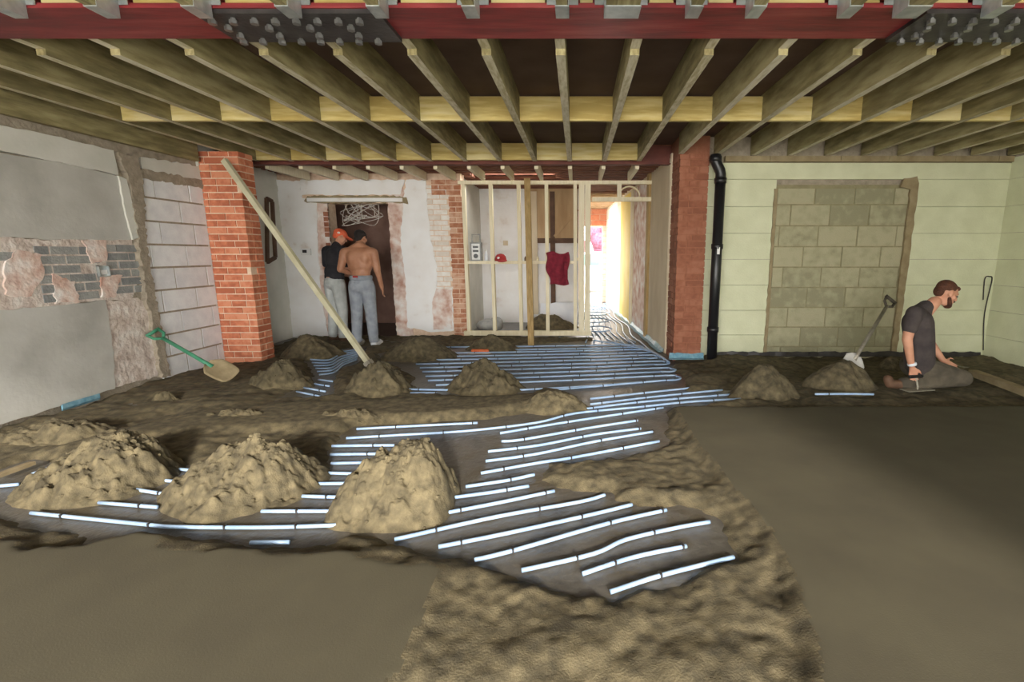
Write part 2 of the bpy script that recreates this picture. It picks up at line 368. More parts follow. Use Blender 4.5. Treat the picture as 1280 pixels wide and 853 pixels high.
# white block infill, edge follows the ragged strip
def wok(u, z, a, b): return True
piece('block_mortar', (XL - .04, 4.86, DECK), (XL - .012, yb, 2.06), 'gmortar', wl)
lay(wl, 'white_block', 'wblock', left_frame(4.86), yb - 4.86, -.04, 2.06, .233, .45, .02, .03, offs=lambda r: (.1, .3)[r % 2] if r < 5 else (.2, .36)[r % 2])
# exposed dark bricks in two patches
for (xa, xb, yt, ybm) in ((58, 122, 308, 379), (142, 172, 306, 368), (0, 22, 312, 326)):
    A = atX(xa, ybm, XL); B = atX(xb, yt, XL)
    lay(wl, 'dark_brick', 'dbrick', left_frame(A.y), B.y - A.y, A.z, B.z, .078, .235, .014, .018, ok=lambda u, z, a, b: random.random() > .1, jit=.006)
# socket box
sp = atX(130, 339, XL)
sk = empty('socket_box', (XL - .02, sp.y, sp.z), 'small metal socket back box set in hacked plaster of left wall', 'socket box')
s_ = .05; m = MB()
for a, b in (((0, -s_, -s_), (.03, s_, -s_ + .008)), ((0, -s_, s_ - .008), (.03, s_, s_)), ((0, -s_, -s_), (.03, -s_ + .008, s_)), ((0, s_ - .008, -s_), (.03, s_, s_)), ((0, -s_, -s_), (.006, s_, s_))):
    m.box(Vector(a) + wpos(sk), Vector(b) + wpos(sk))
m.build('box', 'galv', sk); MB().box(Vector((.006, -.02, -.03)) + wpos(sk), Vector((.02, .03, .01)) + wpos(sk)).build('terminal', 'whitep', sk)

# ---- piers
def pier(name, label, x0, x1, y0, y1, z1, mb, mm, side):
    e = empty(name, ((x0 + x1) / 2, (y0 + y1) / 2, DECK), label, 'pier')
    MB().box((x0 + .006, y0 + .006, DECK), (x1 - .006, y1, z1)).build('mortar', mm, e)
    z = DECK; r = 0; ch = .078; T = .1
    while z < z1 - .03:
        zt = min(z + ch - .013, z1)
        ev = r % 2 == 0
        def row(a, b, kind, off):
            u = a - off
            while u < b - .03:
                p, q = max(u, a), min(u + .222, b)
                if b - q < .05: q = b
                if q - p > .04:
                    e_ = random.uniform(-.003, .003)
                    if kind == 'f': piece('brick', (p, y0 - .004 + e_, z), (q, y0 + T, zt), mb, e)
                    elif side > 0: piece('brick', (x1 - T, p, z), (x1 + .004 + e_, q, zt), mb, e)
                    else: piece('brick', (x0 - .004 + e_, p, z), (x0 + T, q, zt), mb, e)
                u = q + .013 if q < b else b
        fa, fb = (x0, x1) if ev else ((x0, x1 - T - .013) if side > 0 else (x0 + T + .013, x1))
        row(fa, fb, 'f', random.choice((0, .06, .11, .17)))
        row(y0 + (T + .013 if ev else 0), y1, 's', random.choice((0, .11)))
        z += ch; r += 1
    return e
pier('brick_pier', 'orange red brick pier between white blocks and doorway wall', XL, -3.87, 5.75, 6.0, 2.40, 'brick', 'mortar', 1)
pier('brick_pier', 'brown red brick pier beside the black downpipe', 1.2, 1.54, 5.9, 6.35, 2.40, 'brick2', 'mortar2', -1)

# ---- right rear wall (cream painted blockwork, grey infill)
wr = MB().box((1.545, YR + .04, DECK), (XR + .2, YR + .3, ZC)).build('wall_right_rear', 'gmortar'); tag(wr, kind='structure')
zt = 2.32
x_a, x_b = atY(963, 340, YR).x, atY(1128, 340, YR).x
zi = atY(1040, 234, YR).z
ch = .315; z = DECK; k = 0
while z < zt - .05:
    z2 = min(z + ch - .004, zt)
    if z >= zi - .14:
        piece('painted_course', (1.55, YR - random.uniform(0, .003), z), (XR, YR + .08, z2), 'paint', wr)
    else:
        for a, b in ((1.55, x_a), (x_b, XR)):
            piece('painted_course', (a, YR - random.uniform(0, .003), z), (b, YR + .08, z2), 'paint', wr)
    z += ch; k += 1
infx = empty  # (infill pieces are parts of the wall)
piece('infill_mortar', (x_a - .01, YR + .022, DECK), (x_b + .01, YR + .08, zi + .03), 'cmortar', wr)
lay(wr, 'concrete_block', 'cblock', lambda u, z, d: Vector((x_a + .03 + u, YR + .03 - d, z)), x_b - x_a - .06, -.16 + .01, zi - .015, .25, .478, .016, .016,
    offs=lambda r: (.30, .06, .24, .02, .34, .11, .42, .30, .02)[r % 9], jit=.004)
slab('mortar_edge', [Vector((x, YR, z)) for x, z in ((x_b - .03, 0), (x_b + .04, 0), (x_b + .05, 1), (x_b + .06, zi + .04), (x_b + .03, zi + .12), (x_b - .12, zi + .1), (x_b - .16, zi), (x_b - .03, zi - .03), (x_b - .03, 1))], (0, -1, 0), .02, 'timber_rail', wr, .008, .06, 3)
slab('mortar_edge', [Vector((x, YR, z)) for x, z in ((x_a - .02, 0), (x_a + .015, 0), (x_a + .015, 1), (x_a + .015, zi - .02), (x_a - .025, zi - .02), (x_a - .02, 1))], (0, -1, 0), .016, 'timber_rail', wr, .006, .06, 4)
wpl = empty('wall_plate', (3.4, YR + .05, 2.33), 'pale timber plate along top of the cream wall', 'wall plate')
u = 1.75
while u < XR - .05:
    v = min(u + random.uniform(.5, .9), XR); piece('timber', (u, YR - .03, 2.33), (v - .006, YR + .12, 2.395), 'timber_rail', wpl); u = v
wrr = MB().box((XR, REAR - .3, DECK), (XR + .25, -1.9, ZC)).box((XR, -.4, DECK), (XR + .25, YR + .3, ZC)).box((XR, -1.9, OPZ), (XR + .25, -.4, ZC)).build('wall_right', 'gmortar'); tag(wrr, kind='structure')  # gap beside the camera is an added opening, there for light only
z = DECK
while z < 2.35:
    z2 = min(z + ch - .004, 2.38); piece('painted_course', (XR - .01 - random.uniform(0, .003), -.4, z), (XR + .05, YR, z2), 'paint', wrr); z += ch

# ---- rear wall with the wide garden opening behind the camera
rw = MB().box((-4.7, REAR - .3, DECK), (OPX0, REAR, ZC + .2)).box((OPX1, REAR - .3, DECK), (XR + .2, REAR, ZC + .2)).box((OPX0, REAR - .3, OPZ), (OPX1, REAR, ZC + .2)).build('wall_rear', 'paint'); tag(rw, kind='structure')
gr = MB().box((-12, -14, -.3), (12, REAR - .3, -.1)).build('ground_patio', 'tarmac'); tag(gr, kind='structure')

# ---- ceiling boards
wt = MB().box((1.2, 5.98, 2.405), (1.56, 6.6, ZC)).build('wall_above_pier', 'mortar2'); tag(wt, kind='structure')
ce = MB().box((-4.8, REAR - .3, ZC), (XR + .3, 6.5, ZC + .06)).build('ceiling', 'board'); tag(ce, kind='structure')
cb = MB().box((-4.9, 6.445, 2.50), (1.4, 7.65, 2.66)).box((-4.9, 7.65, 2.5), (-1.65, 9.7, 2.56)).box((-.35, 7.65, 2.5), (1.4, 9.7, 2.56)).box((-1.65, 8.02, 2.5), (-.35, 9.7, 2.56)).box((-.9, 9.7, 2.50), (1.6, 13.7, 2.56)).build('ceiling_back', 'oldboard'); tag(cb, kind='structure')  # hole over the back room is the added rooflight
y = 6.62
while y < 13.4:
    if 7.58 < y < 8.02: piece('ceiling_slat', (-4.7, y, 2.455), (-1.65, y + .075, 2.505), 'oldboard', cb)
    piece('ceiling_slat', (-.35 if y > 9.4 or 7.58 < y < 8.02 else -4.7, y, 2.455), (1.25, y + .075, 2.505), 'oldboard' if y < 10 else 'ply', cb); y += .155 if y < 9.5 else .33

# ---- door wall
wb = MB()
dx0, dx1, dzt = -3.83, -2.90, 2.02
wb.box((-4.7, YB, DECK), (dx0, YB + .25, 2.5)).box((dx1, YB, DECK), (-1.78, YB + .25, 2.5)).box((dx0, YB, dzt), (dx1, YB + .25, 2.5))
wb = wb.build('wall_back', 'mortar'); tag(wb, kind='structure')
BY = lambda *p: [atY(x, y, YB) for x, y in p]
NY = (0, -1, 0)
def vy(*p): return [Vector((x, YB, z)) for x, z in p]
slab('plaster_coat', vy((-4.56, -.06), (-4.0, -.06), (-4.05, .7), (-4.02, 1.5), (-3.98, 2.02), (-4.2, 2.1), (-4.2, 2.34), (-4.56, 2.36)), NY, .02, 'white', wb, .012, .05, 31)
slab('plaster_coat', vy((-4.2, 2.14), (-2.7, 2.14), (-2.62, 2.36), (-4.2, 2.36)), NY, .02, 'white', wb, .008, .05, 32)
slab('plaster_coat', vy((-2.72, .1), (-2.7, .9), (-2.74, 1.5), (-2.66, 2.0), (-2.6, 2.36), (-2.3, 2.36), (-2.28, 1.5), (-2.2, 1.1), (-2.22, .7), (-1.98, .72), (-1.98, .05), (-2.3, .02)), NY, .02, 'white', wb, .012, .05, 33)
slab('rough_plaster', vy((-4.02, -.06), (dx0, -.06), (dx0, 1.0), (dx0, 2.02), (-4.0, 2.04), (-4.04, 1.2), (-4.07, .6)), NY, .012, 'pink', wb, .012, .04, 34)
slab('rough_plaster', vy((dx1, -.06), (-2.62, -.06), (-2.66, .6), (-2.7, 1.4), (-2.6, 2.1), (-2.66, 2.3), (-2.78, 2.28), (dx1, 2.04), (dx1, 1.0)), NY, .012, 'pink', wb, .012, .04, 35)
slab('plaster_patch', vy((-2.3, .06), (-2.0, .08), (-1.98, .7), (-2.22, .72), (-2.3, .5)), NY, .024, 'pink', wb, .01, .05, 36)
lay(wb, 'whitewashed_brick', 'wbrick', lambda u, z, d: Vector((-2.32 + u, YB - d, z)), .36, .68, 2.28, .078, .222, .012, .012, jit=.004)
lay(wb, 'brick', 'brick3', lambda u, z, d: Vector((-1.97 + u, YB - d, z)), .2, -.06, 2.14, .078, .222, .012, .012, jit=.004)
lay(wb, 'brick', 'brick3', lambda u, z, d: Vector((-2.22 + u, YB - d, z)), .44, 2.14, 2.36, .078, .222, .012, .016, jit=.004)
lay(wb, 'brick', 'brick2', lambda u, z, d: Vector((dx0 - .07 + u, YB - d, z)), .07, .5, 2.0, .078, .222, .012, .014, jit=.004)
li = MB().box((-4.1, YB - .07, 2.035), (-2.66, YB, 2.09)).build('lintel', 'white'); 
tag(li, 'white concrete lintel on a rough mortar bed over the doorway', 'lintel')
slab('mortar_bed', vy((-4.16, 2.05), (-4.1, 2.12), (-3.4, 2.13), (-2.7, 2.12), (-2.6, 2.1), (-2.58, 2.0), (-2.66, 2.02), (-4.12, 2.02)), NY, .04, 'timber_rail', wb, .012, .05, 39)
wh = MB().box((-4.9, 9.3, DECK), (-2.0, 9.5, 2.5)).box((-4.95, YB + .2, DECK), (-4.75, 9.5, 2.5)).box((-2.15, YB + .2, DECK), (-1.95, 9.6, 2.5)).build('wall_hall', 'darkroom'); tag(wh, kind='structure')

# ---- room beyond the studs and corridor
RB = 9.35
wk = MB().box((-2.0, RB, DECK), (.02, RB + .2, 2.5)).build('wall_kitchen', 'white'); tag(wk, kind='structure')
wk2 = MB().box((-1.96, YB + .1, DECK), (-1.84, RB, 2.5)).build('wall_kitchen_left', 'plaster2'); tag(wk2, kind='structure')
piece('tan_board', tuple(atY(662, 300, RB - .05)), tuple(atY(722, 232, RB - .001)), 'ply', wk)
piece('batten', tuple(atY(662, 304, RB - .07)), tuple(atY(722, 298, RB - .001)), 'brown', wk)
MB().bar(atY(693, 296, RB - .07), atY(722, 262, RB - .07), .05, .02, (0, 1, 0)).build('batten', 'ply', wk)
piece('batten', (atY(688, 300, RB).x, RB - .07, .1), (atY(694, 300, RB).x, RB, 2.4), 'brown', wk)
piece('batten', (atY(662, 300, RB).x, RB - .08, .1), (atY(672, 300, RB).x, RB, 2.4), 'beige', wk)
wcl = MB().box((-.16, RB + .21, DECK), (.0, 11.0, 2.5)).box((-.16, 12.6, DECK), (.0, 13.5, 2.5)).box((-.16, 11.0, 2.05), (.0, 12.6, 2.5)).build('wall_corridor_left', 'beige'); tag(wcl, kind='structure')  # door-sized gap added to let extra light into the corridor
def cx(Y): return 1.19 - (Y - 6.35) * .055           # corridor right wall leans in slightly
def cquad(ya, yb, off=0): return [Vector((cx(ya) - off, ya, DECK)), Vector((cx(yb) - off, yb, DECK)), Vector((cx(yb) - off, yb, 2.5)), Vector((cx(ya) - off, ya, 2.5))]
wc = slab('wall_corridor_right', cquad(6.35, 13.5), (1, 0, 0), .15, 'beige'); tag(wc, kind='structure')
def cpan(name, ya, yb, z0, z1, m, th=.02):
    q = [Vector((cx(ya), ya, z0)), Vector((cx(yb), yb, z0)), Vector((cx(yb), yb, z1)), Vector((cx(ya), ya, z1))]
    return slab(name, q, (-1, 0, 0), th, m, wc)
cpan('plaster_panel', 6.37, 7.5, DECK, 2.45, 'beige', .015); cpan('timber_stud', 7.55, 7.7, DECK, 2.45, 'post', .05)
cpan('plaster_panel', 7.75, 9.0, DECK, 2.4, 'pink', .02); cpan('timber_stud', 9.02, 9.14, DECK, 2.4, 'stud', .06)
cpan('insulation_board', 9.18, 10.6, DECK, 2.4, 'yellow', .03); cpan('plaster_panel', 10.65, 11.2, DECK, 2.3, 'stud', .02)
z = DECK; r = 0
while z < 2.3:
    y = 11.25 + (.2 if r % 2 else 0)
    while y < 13.4:
        cpan('block', y, min(y + .43, 13.42), z, z + .21, 'wbrick', .02); y += .45
    z += .226; r += 1
wf = MB().box((-.2, 13.42, 2.0), (1.0, 13.65, 2.5)).box((.68, 13.42, DECK), (1.0, 13.65, 2.0)).box((-.2, 13.42, DECK), (.12, 13.65, 2.0)).build('wall_front', 'mortar'); tag(wf, kind='structure')
lay(wf, 'brick', 'brick', lambda u, z, d: Vector((-.05 + u, 13.42 - d, z)), .9, 2.02, 2.48, .15, .44, .016, .02)
lay(wf, 'brick', 'wbrick', lambda u, z, d: Vector((.68 + u, 13.42 - d, z)), .16, -.05, 2.0, .15, .44, .016, .02)

# ================================================================== CEILING TIMBER AND STEEL
JX = [-.1 + .435 * k for k in range(-9, 13)]
JB = 2.40
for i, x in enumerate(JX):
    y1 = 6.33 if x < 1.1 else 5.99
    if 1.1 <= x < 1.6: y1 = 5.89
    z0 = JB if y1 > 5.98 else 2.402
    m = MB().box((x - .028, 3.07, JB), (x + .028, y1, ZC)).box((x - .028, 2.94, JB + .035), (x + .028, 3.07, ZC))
    m = m.build('ceiling_joist', 'joist'); m.data.materials.append(M['lit_edge'])
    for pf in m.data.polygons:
        if pf.normal.z < -.9: pf.material_index = 1  # bottom faces take the colour with bounce light painted in
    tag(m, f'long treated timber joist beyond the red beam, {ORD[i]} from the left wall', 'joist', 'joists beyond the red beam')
e = MB().box((XL + .005, 3.0, JB - .12), (XL + .06, 5.68, ZC)).build('wall_joist', 'joist'); tag(e, 'dark timber joist fixed along the top of the plastered left wall', 'joist')
for row, yy, nm in ((0, 4.48, 'nearer'), (1, 6.26, 'farther')):
    for i in range(len(JX) - 1):
        if row and JX[i + 1] > 1.2: continue
        o = MB().box((JX[i] + .03, yy, JB + .004), (JX[i + 1] - .03, yy + .05, JB + .20)).build('noggin', 'noggin')
        tag(o, f'pale yellow noggin in the {nm} row between {ORD[i]} and {ORD[i + 1]} joists', 'noggin', f'noggins of the {nm} row')
# far steel and the joists behind it
fs = empty('steel_beam', (-1.6, 6.42, 2.37), 'thin dark red steel beam above the doorway side of the room', 'steel beam')
MB().box((-4.55, 6.37, 2.37), (1.19, 6.47, 2.384)).build('flange', 'darkred', fs); MB().box((-4.55, 6.42, 2.384), (1.19, 6.44, 2.6)).build('web', 'darkred', fs)
for i, x in enumerate([q for q in JX if q < 1.1]):
    o = MB().box((x - .025, 6.505, 2.335), (x + .025, 7.48, 2.452)).build('ceiling_joist', 'stud')
    tag(o, f'short pale joist behind the dark red beam, {ORD[i]} from the left', 'joist', 'short joists behind the dark red beam')
# near red beam
BY0, BY1, BZ = 2.585, 2.925, 2.43
b = empty('steel_beam', (.4, 2.75, BZ), 'wide red oxide steel beam crossing the top of the picture', 'steel beam')
MB().box((-4.3, BY0, BZ), (XR, BY1, BZ + .022)).build('flange', 'red', b); MB().box((-4.3, 2.745, BZ + .022), (XR, 2.765, 2.66)).build('web', 'red', b)
MB().box((-4.3, BY0 + .02, 2.64), (XR, BY1, 2.66)).build('flange', 'red', b)
for xa, xb in ((285, 496), (1118, 1500)):
    A, B = atZ(xa, 40, BZ).x, atZ(xb, 40, BZ).x
    pl = MB().box((A, BY0 + .01, BZ - .02), (B, BY1 - .005, BZ)).build('splice_plate', 'splice', b)
    n = int((B - A) / .105)
    for i in range(n):
        for j, yy in enumerate((BY0 + .06, BY0 + .13, BY1 - .12, BY1 - .05)):
            if (j in (1, 2)) and i % 2: continue
            bx = A + .06 + i * .105 + (.03 if j in (1, 2) else 0)
            if bx > B - .03: continue
            MB().lathe((bx, yy, BZ - .048), [(.02, 0), (.02, .018), (.012, .019), (.012, .03)], 6).build('bolt', 'bolt', pl)
# near joists in hangers
NJ = [(18, 1), (135, 1), (252, 1), (365, 1), (475, 1), (590, 1), (703, 1), (777, 3), (866, 1), (942, 1), (1058, 1), (1135, 2), (1240, 1)]
for i, (px, n) in enumerate(NJ):
    x = atY(px, 14, 2.55).x; hw = .026 * n
    e = empty('ceiling_joist', (x, .5, 2.385), f'near timber joist hung on the red beam in a galvanised hanger, {ORD[i]} from left' if n == 1 else
              ('triple timber joist in a broad galvanised hanger near the middle of the red beam' if n == 3 else 'doubled timber joist in a broad galvanised hanger beside the right splice plate'), 'joist', 'near joists on the red beam')
    for k in range(n):
        c = x - hw + .026 * (2 * k + 1)
        MB().box((c - .0255, REAR + .01, 2.385), (c + .0255, 2.572, ZC)).build('timber', 'joist', e)
    h = MB().box((x - hw - .003, 2.46, 2.379), (x + hw + .003, 2.578, 2.384))
    for s in (-1, 1):
        h.box((x + s * (hw + .004) - .002, 2.46, 2.379), (x + s * (hw + .004) + .002, 2.578, 2.60))
        h.box((min(x + s * hw, x + s * (hw + .05)), 2.577, 2.44), (max(x + s * hw, x + s * (hw + .05)), 2.581, 2.62))
    h.build('joist_hanger', 'galv', e)
xe = [-4.3] + [atY(px, 14, 2.55).x for px, n in NJ] + [XR]; hws = [0] + [.026 * n for px, n in NJ] + [0]
for i in range(len(xe) - 1):
    if xe[i + 1] - xe[i] > .2: piece('timber_packer', (xe[i] + hws[i] + .06, 2.6, BZ + .024), (xe[i + 1] - hws[i + 1] - .06, 2.74, 2.60), 'noggin', b)
# stud partition
st = empty('stud_partition', (-.8, YP, DECK), 'open pale timber stud partition between door wall and corridor', 'partition')
zs, ztop = -.02, atY(650, 228, YP).z
piece('sole_plate', (-1.8, YP - .05, zs), (.22, YP + .04, zs + .07), 'stud', st)
piece('top_plate', (-1.8, YP - .045, ztop - .03), (1.12, YP + .04, ztop + .02), 'stud', st)
for px in (583, 616, 650, 684, 719):
    x = atY(px, 320, YP).x; piece('stud', (x - .026, YP - .045, zs + .07), (x + .026, YP + .04, ztop - .03), 'stud', st)
for px in (727, 734.5):
    x = atY(px, 320, YP).x; piece('stud', (x - .043, YP - .05, zs + .07), (x + .043, YP + .04, ztop - .03), 'stud', st)
zn = atY(650, 330, YP).z
xs = [atY(p, 320, YP).x for p in (583, 616, 650, 684, 719)]
for a, bb in zip(xs[:-1], xs[1:]): piece('noggin', (a + .027, YP - .045, zn), (bb - .027, YP + .04, zn + .045), 'stud', st)
piece('noggin', (xs[-1] + .027, YP - .045, zn + .05), (.02, YP + .04, zn + .095), 'stud', st)
zh = atY(775, 252, YP).z
piece('header', (.22, YP - .045, zh), (1.12, YP + .04, zh + .06), 'stud', st)
x = atY(774, 240, YP).x; piece('stud', (x - .03, YP - .045, zh + .06), (x + .03, YP + .04, ztop - .03), 'stud', st)
# propping post and diagonal prop
MBp = MB().bar(atY(664, 433, 6.95), atY(659, 224, 7.35), .085, .085, (0, 1, 0)).build('timber_post', 'post')
tag(MBp, 'weathered square timber post standing in front of the stud partition', 'post')
A = atZ(462, 456, -.03); B = atY(280, 200, 5.62)
pr = empty('prop_pole', A, 'long pale pole leaning diagonally from floor to brick pier top', 'pole')
MB().bar(A, B, .062, .045, (0, 1, .4)).build('pole', 'palewood', pr)
d = (B - A).normalized(); MB().bar(A - d * .01, A + d * .05, .09, .065, (0, 1, .4)).build('foot', 'steel', pr)

# ================================================================== PIPES
PZ = DECK + .012
def smooth_poly(pts, n=5):
    if len(pts) < 3: 
        return [pts[0].lerp(pts[1], k / 3) for k in range(4)]
    out = []
    for i in range(len(pts) - 1):
        p0, p1, p2, p3 = pts[max(i - 1, 0)], pts[i], pts[i + 1], pts[min(i + 2, len(pts) - 1)]
        for k in range(n):
            t = k / n; out.append(.5 * ((2 * p1) + (p2 - p0) * t + (2 * p0 - 5 * p1 + 4 * p2 - p3) * t * t + (3 * p1 - p0 - 3 * p2 + p3) * t ** 3))
    return out + [pts[-1]]
def run(parent, pts, r=.0102, clips=True, z=PZ):
    w = smooth_poly([Vector((p[0], p[1], z + random.uniform(0, .003))) for p in pts])
    o = MB().tube(w, r, 7).build('pipe_run', 'pipe', parent, True)
    if clips:
        c = MB(); acc = random.uniform(.1, .3); n = 0
        for a, b in zip(w[:-1], w[1:]):
            L = (b - a).length
            while acc < L:
                p = a.lerp(b, acc / L); d = (b - a).normalized(); sd = Vector((-d.y, d.x, 0))
                c.obox(p + Vector((0, 0, .002)), d * .004, sd * (r + .003), Vector((0, 0, r + .001))); n += 1; acc += random.uniform(.3, .6)
            acc -= L
        if n: c.build('pipe_clips', 'clip', o)['kind'] = 'stuff'
    return o
def pxrun(parent, pts, **k): return run(parent, [atZ(x, y, PZ) for x, y in pts], **k)
c1 = empty('heating_pipe', atZ(660, 640, DECK), 'pale blue underfloor heating pipe in long parallel runs across the foreground', 'pipe')
for p in [
 [(446, 537), (520, 533), (597, 529)], [(433, 548), (500, 544), (584, 539), (670, 529), (720, 517), (800, 509), (860, 503), (930, 499)],
 [(625, 542), (715, 527), (829, 510)], [(627, 552), (654, 550), (733, 536), (797, 526)], [(610, 565), (674, 557), (742, 544), (801, 536)],
 [(607, 577), (670, 568), (742, 553), (817, 540)], [(601, 592), (679, 578), (713, 573), (824, 552)], [(582, 609), (634, 601), (668, 594)],
 [(565, 623), (620, 615), (661, 608)], [(517, 649), (625, 629), (693, 614)], [(493, 675), (620, 647), (724, 628), (756, 619)],
 [(548, 684), (636, 667), (742, 643), (790, 631)], [(593, 701), (645, 688), (761, 655), (833, 638)],
 [(652, 714), (742, 693), (783, 675), (849, 660), (887, 653)], [(728, 718), (792, 697), (858, 683)], [(763, 741), (820, 722), (878, 707), (917, 697)],
 [(415, 558), (470, 557.5), (493, 557)], [(413, 569), (473, 568)], [(414, 580), (455, 579)], [(411, 592), (446, 593)], [(390, 605), (437, 605)], [(378, 621), (427, 622)],
 [(327, 640), (423, 639.5)], [(39, 642), (122, 650), (187, 657), (221, 659), (337, 660), (429, 657)], [(313, 679), (362, 678.5)],
 [(124, 629), (197, 635)], [(158, 611), (203, 618)], [(194, 600), (224, 603)], [(221, 587), (244, 589)], [(-6, 608.5), (24, 606)], [(37, 595), (67, 583)]]:
    pxrun(c1, p)
# middle field: long rows that turn back on themselves at the right
c2 = empty('heating_pipe', atZ(700, 460, DECK), 'pale heating pipe looping back and forth in rows before the stud partition', 'pipe')
ys = [431.5, 434.5, 437.5, 441, 444.5, 448, 452, 456, 460.5, 465, 470, 475.5]
xl = [540, 600, 515, 505, 500, 520, 525, 528, 532, 535, 545, 640]
xr = [790, 800, 806, 812, 818, 824, 829, 833, 837, 841, 845, 847]
for i, y in enumerate(ys):
    up = 3 + i * .9
    pts = [(xl[i], y + up), ((xl[i] + xr[i]) / 2, y + up * .55), (xr[i] - 14, y)]
    if i % 2 == 0 and i + 1 < len(ys):
        dy = ys[i + 1] - y; pts += [(xr[i] + 1, y + dy * .2), (xr[i + 1] + 4, y + dy * .55), (xr[i + 1] - 2, y + dy * .95), (xr[i + 1] - 15, ys[i + 1] + .3)]
    pxrun(c2, pts)
for p in ([(690, 488), (760, 482), (842, 475)], [(738, 499), (810, 491), (887, 483)], [(738, 506), (820, 496), (903, 488)], [(708, 515), (800, 503), (917, 493)], [(508, 487), (560, 488)], [(513, 492), (546, 492)]):
    pxrun(c2, p)
c3 = empty('heating_pipe', atZ(415, 470, DECK), 'curving heating pipe coil beside the foot of the diagonal pole', 'pipe')
for i in range(7):
    o = i * 4.2
    pxrun(c3, [(386 + o * .5, 446 + o * .9), (410 + o * .3, 447 + o * .75), (425 + o * .2, 441 + o * .6), (447, 437 + o * .5)], r=.010, clips=False)
for p in ([(371, 490), (400, 496)], [(380, 485), (407, 490)], [(392, 480), (412, 483)], [(398, 475), (416, 477)]): pxrun(c3, p)
c4 = empty('heating_pipe', (.6, 9, DECK), 'looping white heating pipe filling the bright corridor floor', 'pipe')
for i in range(9):
    x0 = .12 + i * .105; pts = []
    for k in range(13):
        Y = 7.1 + (13.0 - 7.1) * k / 12; X = x0 + .05 * math.sin(k * 1.3 + i * .4); X = .06 + (X - .06) * (1 - .06 * (Y - 7) * .75); pts.append(Vector((min(X, cx(Y) - .06), Y, 0)))
    run(c4, pts, r=.011, clips=False)
for i in range(4):
    pts = [Vector((.35 + .25 * (1 + .2 * i) * math.cos(a), 8.3 + i * 1.1 + .3 * math.sin(a), 0)) for a in [k * math.pi / 5 for k in range(10)]]
    run(c4, pts, r=.011, clips=False, z=PZ + .022)
for i in range(5):
    run(c4, [Vector((.25 + .17 * i, 7.15 + .2 * (i % 2), 0)), Vector((.5 + .12 * i, 6.95 - .12 * i, 0)), Vector((.86 + .05 * i, 6.7 - .16 * i, 0)), Vector((.99 + .03 * i, 6.35 - .17 * i, 0))], r=.011, clips=False, z=PZ + .022)
o = pxrun(empty('pipe_offcut', atZ(1055, 502, 0), 'short white pipe strip lying on the screed beside the right mounds', 'pipe'), [(1018, 502), (1055, 501.6), (1091, 502)], z=.008)
st_ = MB().bar(atZ(-8, 597, -.03), atZ(41, 579, -.03), .04, .02).build('timber_lath', 'timber_rail'); tag(st_, 'grey lath stick lying on the sand at the left picture edge', 'lath')

# ================================================================== SAND HEAPS
def heap(label, xf, yf, hw, xp, yp, ratio=.85, seed=0, rough=1.0, flat=.18, n=34, seg=96, sk=0):
    Pf = atZ(xf, yf, -.03); t = (Pf - C0).length; dep = Pf.y * CP + 1.28 * SP; r = hw / F * dep * 1.06; ry = r * ratio; r *= 1 + ry * .5 / dep
    cy = Pf.y + ry * .92; cxx = Pf.x * (dep + ry * .8) / dep
    pk = atY(xp, yp, cy); h = max(pk.z - DECK, .05); ox = pk.x - cxx
    S1 = np.linspace(0, 1, n); A = np.linspace(0, 2 * np.pi, seg, endpoint=False)
    s, a = np.meshgrid(S1, A, indexing='ij')
    R = 1 + .22 * N1.fbm(np.cos(a) * 1.1 + seed * 7.7, np.sin(a) * 1.1 + seed * 3.1, 1.3, 3)
    X = cxx + ox * (1 - s) + r * s * np.cos(a) * R; Y = cy + ry * s * np.sin(a) * R
    prof = 1 - (np.sqrt(s * s + flat ** 2) - flat) / (np.sqrt(1 + flat ** 2) - flat)
    Z = DECK - .012 + (h + .012) * prof
    env = np.clip((1 - s) * 5, 0, 1) * np.clip(s * 4 + .12, 0, 1)
    Z += rough * env * (.05 * h / .25 * N2.fbm(X + seed, Y, 5.5, 3) * 1.6 + .05 * N1.fbm(X, Y + seed, 14, 4) * .9)
    lump = N2.fbm(X + 5 * seed, Y, 24, 3); Z += rough * env * (.04 * np.maximum(lump, -.1) + .02 * N1.fbm(X, Y + seed, 55, 2))
    vs = [(float(x), float(y), float(z)) for x, y, z in zip(X[1:].ravel(), Y[1:].ravel(), Z[1:].ravel())]
    top = (float(X[0, 0]), float(Y[0].mean()), float(Z[0].mean())); vs.append(top); T = len(vs) - 1
    fs = []
    for i in range(n - 2):
        for k in range(seg):
            k2 = (k + 1) % seg; fs.append((i * seg + k, (i + 1) * seg + k, (i + 1) * seg + k2, i * seg + k2))
    fs += [(T, k, (k + 1) % seg) for k in range(seg)]
    root = empty('sand_heap', (cxx, cy, DECK), label, 'sand heap')
    mesh('heap', vs, fs, 'sand', root, True)
    if rough >= .85:
        c = MB(); rg = random.Random(seed)
        for q in range(70):
            an = rg.uniform(0, 6.28); ss = rg.uniform(.3, .97) if q % 2 else rg.uniform(.02, .3)
            i = min(int(ss * (n - 1)), n - 1); k = int(an / 6.2832 * seg) % seg
            p = Vector((X[i, k], Y[i, k], Z[i, k])); e = rg.uniform(.004, .013) * (1.3 if ss < .4 else 1)
            if p.z < DECK + .02: p.z = max(p.z, gz(p.x, p.y))
            c.ell(p, (e * rg.uniform(.8, 1.3), e, e * .8), None, 6, 4)
        c.build('clods', 'sand', root)['kind'] = 'stuff'
    return root
heap('large lumpy sand heap nearest the left edge of the foreground', 118, 628, 92, 150, 541, .9, 1, n=64, seg=190, flat=.4)
heap('tallest pointed sand heap, second from left in the foreground', 305, 640, 98, 318, 540, .85, 2, .85, n=64, seg=190, flat=.02)
heap('rounded sand heap beside the near pipe runs, nearest the camera', 492, 657, 82, 522, 557, .9, 3, flat=3, n=64, seg=190)
